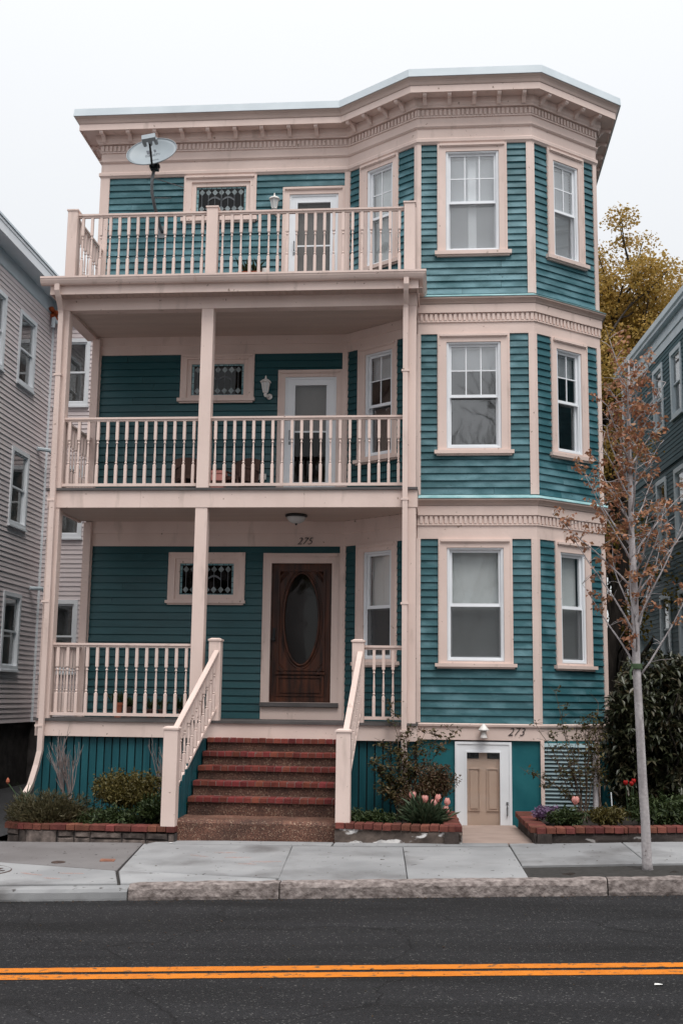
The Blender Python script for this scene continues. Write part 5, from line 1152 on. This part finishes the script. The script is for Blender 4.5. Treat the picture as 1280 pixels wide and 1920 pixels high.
mound('azalea_shrub', 'rounded olive-yellow shrub in the middle of the left planter', (1.78, -1.45, -.95), (.52, .42, .27), 9000, .043, 'lol', .45, .5, 42, stems=9)
mound('box_shrub', 'low dark green shrub beside the left newel post', (2.28, -1.80, -1.14), (.32, .30, .20), 2600, .06, 'lgr', .4, .5, 43, outw=.3)
mound('dark_groundcover', 'dark leafy groundcover under the olive shrub of the left planter', (1.65, -1.98, -1.22), (.45, .24, .13), 2400, .06, 'lgr', .4, .5, 44)
mound('bronze_shrub', 'bronze-leaved shrub beside the basement door in the middle planter', (5.72, -1.25, -.76), (.29, .30, .25), 3600, .042, 'lbr', .45, .6, 45, stems=9)
mound('evergreen_groundcover', 'dark green groundcover against the right newel of the steps', (4.95, -1.95, -1.16), (.34, .25, .11), 2200, .055, 'lgr', .35, .5, 46)
mound('tulip_bed_foliage', 'grey-green leafy clump around the pink tulips', (5.62, -1.98, -1.12), (.27, .20, .14), 700, .13, 'lbl', .22, .3, 47, outw=.8)
mound('violet_flowers', 'cushion of small violet flowers at the corner of the right planter', (7.12, -1.62, -1.06), (.20, .17, .08), 1100, .03, 'petv', .9, .7, 48, cat='flowers')
mound('green_cushion', 'bright green cushion plant behind the brick corner of the right planter', (7.30, -2.02, -1.10), (.26, .16, .13), 1500, .055, 'lgr', .4, .5, 49)
mound('yellow_green_cushion', 'small rounded yellow-green shrub near the pink tulip stem of the right planter', (7.82, -1.85, -1.07), (.26, .2, .12), 1700, .055, 'lol', .4, .5, 50)
mound('trailing_shrub', 'trailing green shrub behind the street tree trunk', (8.75, -1.65, -1.02), (.75, .40, .20), 4200, .075, 'lgr', .35, .5, 51, stems=8)
mound('purple_shrub', 'small dusky shrub behind the pink tulips', (5.48, -1.5, -1.0), (.28, .24, .26), 1500, .045, 'lbr', .4, .5, 52)
def blades(name, lab, base, n, h, spread, seed, mat='lbl', wd=.012, cat='plant', group=None):
    t = plant(name, lab, cat, base, group); rg = random.Random(seed)
    for i in range(n):
        a = rg.uniform(0, 6.28); l = h*rg.uniform(.6, 1.1); s = spread*rg.uniform(.3, 1); mb = MB(); vs = []
        sd = Vector((-math.sin(a), math.cos(a), 0))
        for k in range(6):
            u = k/5; c = Vector(base)+Vector((math.cos(a)*s*u**1.6, math.sin(a)*s*u**1.6, l*(u-.28*u**3))); w_ = wd*(1-u**2*.95); vs += [c-sd*w_, c+Vector((0, 0, -.004)), c+sd*w_]
        mb.add(vs, [(3*k+j, 3*k+j+1, 3*k+4+j, 3*k+3+j) for k in range(5) for j in range(2)]); obj('blade', mb, mat, t)
    return t
blades('strap_plant', 'pale strap-leaved plant at the front middle of the left planter', (1.55, -2.12, -1.28), 16, .26, .22, 61)
blades('daylily', 'strap-leaved plant between the olive and dark shrubs of the left planter', (1.98, -2.0, -1.28), 14, .24, .2, 62, 'lgr')
t = blades('bulb_plant', 'grey-green bulb plant with an orange bud by the left downspout', (.30, -1.15, -1.28), 14, .58, .22, 63, 'lbl', .014)
mb = MB(); mb.tube([(.26, -1.16, -1.25), (.16, -1.18, -.98), (.07, -1.2, -.86)], .006, 5); obj('stem', mb, 'stem', t); mb = MB(); mb.lathe((.06, -1.2, -.87), [(.004, 0), (.026, .03), (.022, .06), (.006, .085)], 7); obj('bud', mb, 'terra', t)
def twigshrub(name, lab, base, h, n, seed, mat='twig', group=None):
    t = plant(name, lab, 'shrub', base, group); rg = random.Random(seed); mb = MB(); tips = []
    for i in range(n):
        a = rg.uniform(0, 6.28); grow(mb, base, (math.cos(a)*.38, math.sin(a)*.25, 1), h*.42, .0105, 3, rg, tips, .35, (2, 3), .3, .72, 4, 3, .12, .7)
    obj('twigs', mb, mat, t); return t
twigshrub('bare_shrub', 'bare grey twiggy shrub in front of the teal planks, near the downspout', (.86, -1.0, -1.25), 1.05, 7, 71)
twigshrub('bare_shrub', 'bare grey twiggy shrub half hidden behind the left newel post', (2.10, -.95, -1.2), 1.05, 5, 72)
def tulip(x, y, zt, zb, mat, lab, seed, group, sc_=1.):
    t = plant('tulip', lab, 'tulip', (x, y, zb), group); rg = random.Random(seed); lx, ly = rg.uniform(-.03, .03), rg.uniform(-.03, .0)
    mb = MB(); mb.tube([(x-lx, y-ly, zb), (x-lx*.4, y, (zb+zt)/2), (x, y, zt-.03)], .0045*sc_, 5); obj('stem', mb, 'stem', t)
    op = rg.uniform(.75, 1.35)
    for k in range(6):
        a = 2*math.pi*k/6+rg.uniform(-.1, .1); mb = MB(); vs = []; inn = .9 if k % 2 else 1.
        for u, r_, w_ in ((0, .006, .006), (.3, .026, .019), (.6, .029*op*inn, .021), (.85, .026*op*inn, .014), (1, .02*op*inn, .002)):
            c = Vector((x+math.cos(a)*r_*sc_, y+math.sin(a)*r_*sc_, zt-.035+.075*u*sc_)); s_ = Vector((-math.sin(a), math.cos(a), 0))*w_*sc_; vs += [c-s_, c+Vector((math.cos(a), math.sin(a), 0))*.004, c+s_]
        mb.add(vs, [(3*i+j, 3*i+j+1, 3*i+4+j, 3*i+3+j) for i in range(4) for j in range(2)]); obj('petal', mb, mat, t, True)
for i, (x, z, lab) in enumerate(((5.461, -.863, 'pink tulip farthest from the basement door, tallest of the clump'), (5.611, -.904, 'round pink tulip second from the downspout'), (5.725, -.953, 'wide open pink tulip drooping in the middle of the clump'), (5.775, -.889, 'upright pink tulip just above the wide open one'), (5.886, -.931, 'pink tulip leaning over the brick rim by the basement door'), (5.873, -1.027, 'lowest pale pink tulip by the brick rim'))):
    tulip(x, -1.9, z, -1.2, 'petp', lab, 80+i, 'pink tulips of the middle planter', 1.25)
tulip(7.461, -1.7, -.904, -1.2, 'petp', 'single pink tulip in front of the louvred vent', 90, 'tulips of the right planter', 1.35)
for i, (x, z, lab) in enumerate(((8.213, -.721, 'red tulip standing apart at the left of three'), (8.288, -.733, 'lower red tulip of the close pair'), (8.316, -.699, 'upper red tulip of the close pair'))): tulip(x, -.8, z, -1.2, 'petr', lab, 91+i, 'red tulips under the rhododendron', .85)
def rose(name, lab, base, tips_, seed, mat, lsize, dens, twig='twigb', group=None):
    t = plant(name, lab, 'shrub', base, group); rg = random.Random(seed); rs = np.random.RandomState(seed); mb = MB(); P = []
    for tp_ in tips_:
        b = Vector(base)+Vector((rg.uniform(-.06, .06), rg.uniform(-.05, .05), 0)); e = Vector(tp_); pts = []
        for k in range(9):
            u = k/8; q = b.lerp(e, u)+Vector((rg.uniform(-.02, .02), rg.uniform(-.02, .02), .12*math.sin(u*math.pi))); pts.append(q)
        mb.tube(pts, [.009*(1-.09*k) for k in range(9)], 5)
        for k in range(3, 9):
            for j in range(2):
                sd = Vector((rg.uniform(-1, 1), rg.uniform(-.8, .6), rg.uniform(-.3, .9))).normalized()*rg.uniform(.05, .2); mb.tube([pts[k], pts[k]+sd], [.004, .002], 4)
                if rg.random() < dens:
                    n = rg.randint(6, 14); u = rs.rand(n, 1); P.append(np.array(pts[k])+np.array(sd)*u+rs.normal(size=(n, 3))*.022)
    obj('stems', mb, twig, t); leaves('foliage', np.concatenate(P), lsize, mat, t, .55, .5, seed)
rose('climbing_rose', 'climbing rose with small leaves wound round the right downspout', (5.30, -.98, -1.2), [(4.98, -.95, -.62), (5.05, -.9, -.25), (5.34, -.85, -.12), (5.60, -.85, -.10), (5.97, -.85, -.12), (5.16, -.72, .25), (5.25, -.95, -.35), (5.55, -.95, -.35), (5.12, -1.0, -.75), (5.45, -1., -.6), (4.92, -1.0, -.5), (5.8, -.9, -.15), (5.3, -1.05, -.75), (5.1, -1.1, -.95), (5.02, -1.15, -.85)], 101, 'lro', .055, .95)
rose('rose_bush', 'loose rose bush with long stems in front of the louvred vent', (7.66, -1.02, -1.2), [(7.43, -1, -.02), (7.58, -.95, .02), (7.88, -.85, .30), (7.32, -.85, .42), (6.95, -1.05, -.62), (7.18, -1.0, -.35), (7.70, -.95, -.05), (7.25, -1.0, -.1), (7.05, -.95, .02), (7.75, -1.0, .12), (7.5, -1.05, -.5), (7.8, -1.05, -.5), (7.15, -1.05, -.75)], 102, 'lro', .05, .6)
rose('dry_stems', 'thin dry stems rising above the bark post at the vent', (7.80, -1.0, -1.2), [(7.80, -.95, -.3), (7.86, -.9, .05), (7.74, -.95, -.15)], 103, 'lol', .045, .9)
mb = MB(); mb.tube([(7.80, -.98, -1.25), (7.81, -.96, -.8), (7.80, -.94, -.35)], [.045, .04, .03], 7); tag(obj('bark_post', mb, 'bark'), 'short weathered bark post beside the louvred vent', 'post')
mb = MB(); mb.tube([(7.985, -1.2, -1.25), (7.965, -1.2, -.82)], .008, 5); tag(obj('plant_stake', mb, 'white'), 'thin white plant stake in the shade of the rhododendron', 'stake')

# ================================================================== fittings and porch things
# satellite dish
t = thing('satellite_dish', 'grey oval satellite dish on a bent mast over the top deck', 'satellite dish', (1.30, .83, 8.05))
mast = [(1.29, .80, 8.02), (1.29, .70, 8.06), (1.285, .52, 8.14), (1.305, .32, 8.26), (1.32, .24, 8.34), (1.335, .22, 8.45), (1.33, .22, 8.56)]
mb = MB(); mb.tube([(1.335, .82, 7.72), (1.33, .74, 7.74), (1.30, .42, 7.98), (1.285, .28, 8.15), (1.295, .22, 8.32), (1.335, .20, 8.58)], .026, 8); obj('mast', mb, 'gmetal', t, True)
mb = MB(); mb.box(1.27, 1.40, .815, .845, 7.62, 7.82); obj('wall_foot', mb, 'gmetal', t)
mb = MB(); mb.tube([(1.30, .24, 8.38), (1.66, .80, 8.47)], .009, 5); mb.tube([(1.29, .36, 8.1), (1.46, .82, 8.30)], .009, 5); obj('strut', mb, 'gmetal', t)
mb = MB(); mb.box(1.28, 1.40, .12, .24, 8.48, 8.60); mb.box(1.26, 1.42, .15, .21, 8.52, 8.56); obj('bracket', mb, 'black', t)
# reflector: oval bowl facing up and forwards
C = Vector((1.30, .10, 8.755)); nrm_ = Vector((-.06, -.90, .40)).normalized(); ux = Vector((1, -.11, .22)); ux = (ux-nrm_*ux.dot(nrm_)).normalized(); uy = nrm_.cross(ux); uy = -uy if uy.z < 0 else uy
mb = MB(); nr_, na = 7, 36; vs = []
for side in (0, 1):
    for i in range(nr_+1):
        for k in range(na):
            a = 2*math.pi*k/na; r = i/nr_; q = C+ux*(.40*r*math.cos(a))+uy*(.30*r*math.sin(a))+nrm_*(.075*(r*r-1)-.012*side); vs.append(q)
fs = []; off = (nr_+1)*na
for i in range(nr_):
    for k in range(na):
        a, b, c, d = i*na+k, i*na+(k+1) % na, (i+1)*na+(k+1) % na, (i+1)*na+k; fs += [(a, b, c, d), (off+d, off+c, off+b, off+a)]
for k in range(na): a, b = nr_*na+k, nr_*na+(k+1) % na; fs.append((a, b, off+b, off+a))
mb.add(vs, fs); obj('reflector', mb, 'dish', t, True)
rimp = [C+ux*(.40*math.cos(2*math.pi*k/36))+uy*(.30*math.sin(2*math.pi*k/36)) for k in range(37)]
mb = MB(); mb.tube(rimp, .008, 6, False); obj('rim', mb, 'dish', t, True)
arm0 = C-uy*.30-nrm_*.01; arm1 = Vector((1.372, -.32, 8.735))
mb = MB(); mb.tube([Vector((1.335, .18, 8.54)), arm0, arm0.lerp(arm1, .5), arm1], .020, 4); obj('feed_arm', mb, 'black', t)
mb = MB(); h = arm1
for a in (-.09, .0, .09):
    mb.tube([h+ux*a, h+ux*a-nrm_*.10], [.035, .028], 8)
mb.hexa(lambda a, b, c: tuple(h+ux*a+uy*b+nrm_*c), -.105, .105, -.045, .055, -.01, .06); obj('feed_horn', mb, 'dish', t)
def bowl(a, b): r2_ = (a/.40)**2+(b/.30)**2; return C+ux*a+uy*b+nrm_*(.075*(r2_-1)+.003)
mb = MB()
for (a0, a1, b0, b1) in ((-.10, -.005, .03, .11), (.015, .06, .05, .11)):
    mb.add([bowl(a0+.015, b0), bowl(a1, b0+.01), bowl(a1-.01, b1), bowl(a0, b1)], [(0, 1, 2, 3)])
obj('emblem', mb, 'logo', t)
rotm = Matrix((ux, uy, nrm_)).transposed().to_euler()
for body, sz, da, db in (('DIRECTV', .062, .0, -.01), ('Slimline', .045, .03, -.155)):
    place('lettering', text_mesh('lettering', body, sz, 'logo', 0, .001), t, bowl(da, db)+nrm_*.004, rotm)
# wall lanterns
def lantern(x, z, lab):
    t = thing('wall_lantern', lab, 'lantern', (x, .83, z-.36), 'porch wall lanterns'); y = .70
    mb = MB(); mb.lathe((x+.045, .828, z-.30), [(.045, 0), (.05, -.01), (.035, -.02)], 12, 'y'); mb.tube([(x+.045, .82, z-.30), (x+.03, .76, z-.33), (x+.005, y, z-.31), (x, y, z-.25)], [.016, .016, .014, .02], 6); obj('arm', mb, 'lampw', t, True)
    mb = MB(); mb.lathe((x, y, z), [(.012, -.335), (.03, -.30), (.022, -.275), (.045, -.26), (.045, -.25)], 6); obj('base', mb, 'lampw', t)
    mb = MB(); mb.lathe((x, y, z), [(.040, -.25), (.068, -.10)], 6); obj('pane', mb, 'lampg', t)
    mb = MB()
    for k in range(6):
        a = 2*math.pi*(k+.5)/6; mb.tube([(x+.042*math.cos(a), y+.042*math.sin(a), z-.25), (x+.071*math.cos(a), y+.071*math.sin(a), z-.10)], .006, 4)
    mb.lathe((x, y, z), [(.092, -.105), (.094, -.095), (.06, -.065), (.022, -.045), (.012, -.03), (.014, -.018), (.004, .01)], 6); obj('cap', mb, 'lampw', t)
lantern(3.17, 8.28, 'white six-sided wall lantern beside the top deck door'); lantern(3.10, 5.26, 'white six-sided wall lantern beside the middle porch door')
# basement lamp
t = thing('wall_lamp', 'small white bell-shaped lamp over the basement door', 'lamp', (6.40, -.03, -.2)); mb = MB()
mb.lathe((6.40, -.11, 0), [(.012, -.005), (.02, -.02), (.04, -.045), (.075, -.085), (.078, -.10), (.04, -.102)], 12); mb.lathe((6.40, -.11, 0), [(.03, -.10), (.03, -.135), (.035, -.15), (.052, -.195), (.05, -.205)], 12); obj('shade', mb, 'lampw', t, True)
mb = MB(); mb.tube([(6.40, -.03, -.11), (6.40, -.06, -.105), (6.40, -.105, -.09)], .018, 8); mb.lathe((6.40, -.03, -.11), [(.05, 0), (.045, -.015), (.02, -.02)], 12, 'y'); obj('arm', mb, 'lampw', t)
# ceiling light
t = thing('ceiling_light', 'bowl ceiling light of dark metal and frosted glass over the lower porch', 'ceiling light', (3.69, .15, 2.985)); mb = MB()
mb.lathe((3.69, .15, 2.984), [(.15, 0), (.165, -.012), (.165, -.03), (.15, -.04)], 24); obj('rim', mb, 'black', t, True)
mb = MB(); mb.lathe((3.69, .15, 2.984), [(.148, -.036), (.14, -.065), (.11, -.10), (.06, -.125), (.015, -.133)], 24); obj('bowl', mb, 'lampg', t, True); mb = MB(); mb.lathe((3.69, .15, 2.984), [(.018, -.128), (.02, -.14), (.006, -.16)], 8); obj('finial', mb, 'black', t)
# pots
def pot(x, y, z, r, h, lab, mat='terra', plantn=40, ph=.2, leafm='lgr', box=None, group='flower pots on the porches'):
    t = thing('flower_pot', lab, 'flower pot', (x, y, z), group); mb = MB()
    if box: mb.add([(x-r*.9, y-.07, z), (x+r*.9, y-.07, z), (x+r*.9, y+.07, z), (x-r*.9, y+.07, z), (x-r, y-.09, z+h), (x+r, y-.09, z+h), (x+r, y+.09, z+h), (x-r, y+.09, z+h)], [(3, 2, 1, 0), (0, 1, 5, 4), (1, 2, 6, 5), (2, 3, 7, 6), (3, 0, 4, 7), (4, 5, 6, 7)]); mb.box(x-r-.008, x+r+.008, y-.098, y+.098, z+h-.03, z+h+.003)
    else: mb.lathe((x, y, z), [(r*.65, 0), (r*.9, h*.8), (r, h*.8), (r*1.02, h), (r*.9, h), (r*.85, h*.9)], 14)
    obj('pot', mb, mat, t)
    if plantn:
        rs = np.random.RandomState(int(x*100)); b = np.array([x, y, z+h])+rs.normal(size=(plantn, 3))*np.array([r*.5, .03, .01]); d = rs.normal(size=(plantn, 3))*.45; d[:, 2] = 1
        leaves('leaves', b, ph, leafm, t, .12 if ph > .12 else .4, .2, 3, d)
pot(2.90, .20, D3, .17, .42, 'terracotta trough on a stand with grassy leaves on the top deck', ph=.19, plantn=60, box=1)
pot(3.12, .25, D3, .07, .5, 'slim pale canister beside the trough on the top deck', 'lampw', 0)
pot(1.02, .55, D1, .075, .22, 'small terracotta pot with a spindly plant on the lower porch, leftmost', ph=.16)
pot(1.16, .62, D1, .06, .16, 'dark little pot next to the terracotta one on the lower porch', 'brownc', ph=.12)
for i, (x, lab) in enumerate(((1.50, 'low dark pot with ferny leaves, third along the lower porch wall'), (1.68, 'low dark pot with ferny leaves, fourth along the lower porch wall'), (1.98, 'dark pot with tall thin leaves near the middle post'), (2.16, 'dark pot with tall thin leaves closest to the middle post'))): pot(x, .60, D1, .07, .13, lab, 'brownc', ph=.14+.03*(i > 1))
# two chairs and a pink crate on the middle porch
def chair(x, y, z, rz_, lab):
    t = thing('porch_chair', lab, 'chair', (x, y, z), 'chairs on the middle porch'); t.rotation_euler.z = rz_
    def add(nm, mb, mat='brownc'):
        o = bpy.data.objects.new(nm, mesh(nm, mb, mat)); col.objects.link(o); o.parent = t; WO[o.name] = Vector((x, y, z))
    add('seat', MB().box(-.22, .22, -.22, .22, .28, .33)); m_ = MB(); n = 8
    for i in range(n):
        a0, a1 = -.24+.48*i/n, -.24+.48*(i+1)/n; h0 = .62+.08*math.cos(a0*5); h1 = .62+.08*math.cos(a1*5)
        m_.add([(a0, .22, .30), (a1, .22, .30), (a1, .27, h1), (a0, .27, h0), (a0, .25, .30), (a1, .25, .30), (a1, .30, h1), (a0, .30, h0)], [(0, 1, 2, 3), (7, 6, 5, 4), (3, 2, 6, 7), (0, 4, 5, 1), (0, 3, 7, 4), (1, 5, 6, 2)])
    add('backrest', m_)
    for sx in (-1, 1):
        for sy in (-1, 1): add('leg', MB().tube([(sx*.20, sy*.20, .29), (sx*.22, sy*.23, 0)], .018, 6))
        add('armrest', MB().tube([(sx*.24, -.2, .30), (sx*.25, -.2, .46), (sx*.25, .1, .48), (sx*.24, .26, .46)], .018, 6))
chair(2.10, .35, D2, .5, 'low brown porch chair half hidden behind the middle post'); chair(2.72, .42, D2, -.5, 'low brown porch chair to the right of the middle post')
t = thing('plastic_crate', 'pink plastic storage box between the two porch chairs', 'box', (2.47, .30, D2)); mb = MB(); mb.box(2.36, 2.58, .18, .42, D2, 3.45); mb.box(2.36, 2.58, .18, .42, 3.51, 3.62); obj('body', mb, 'pink', t, kind='stuff'); mb = MB(); mb.box(2.35, 2.59, .17, .43, 3.62, 3.66); obj('lid', mb, 'pink', t); mb = MB(); mb.box(2.37, 2.57, .19, .41, 3.45, 3.51); obj('band', mb, 'brownc', t)
t = thing('wall_outlet', 'white outdoor socket low on the middle porch wall', 'socket', (3.06, .82, 3.66)); mb = MB(); mb.box(3.0, 3.125, .80, .835, 3.64, 3.73); obj('plate', mb, 'lampw', t); mb = MB(); mb.box(3.03, 3.10, .775, .80, 3.60, 3.71); obj('cover', mb, 'lampw', t)
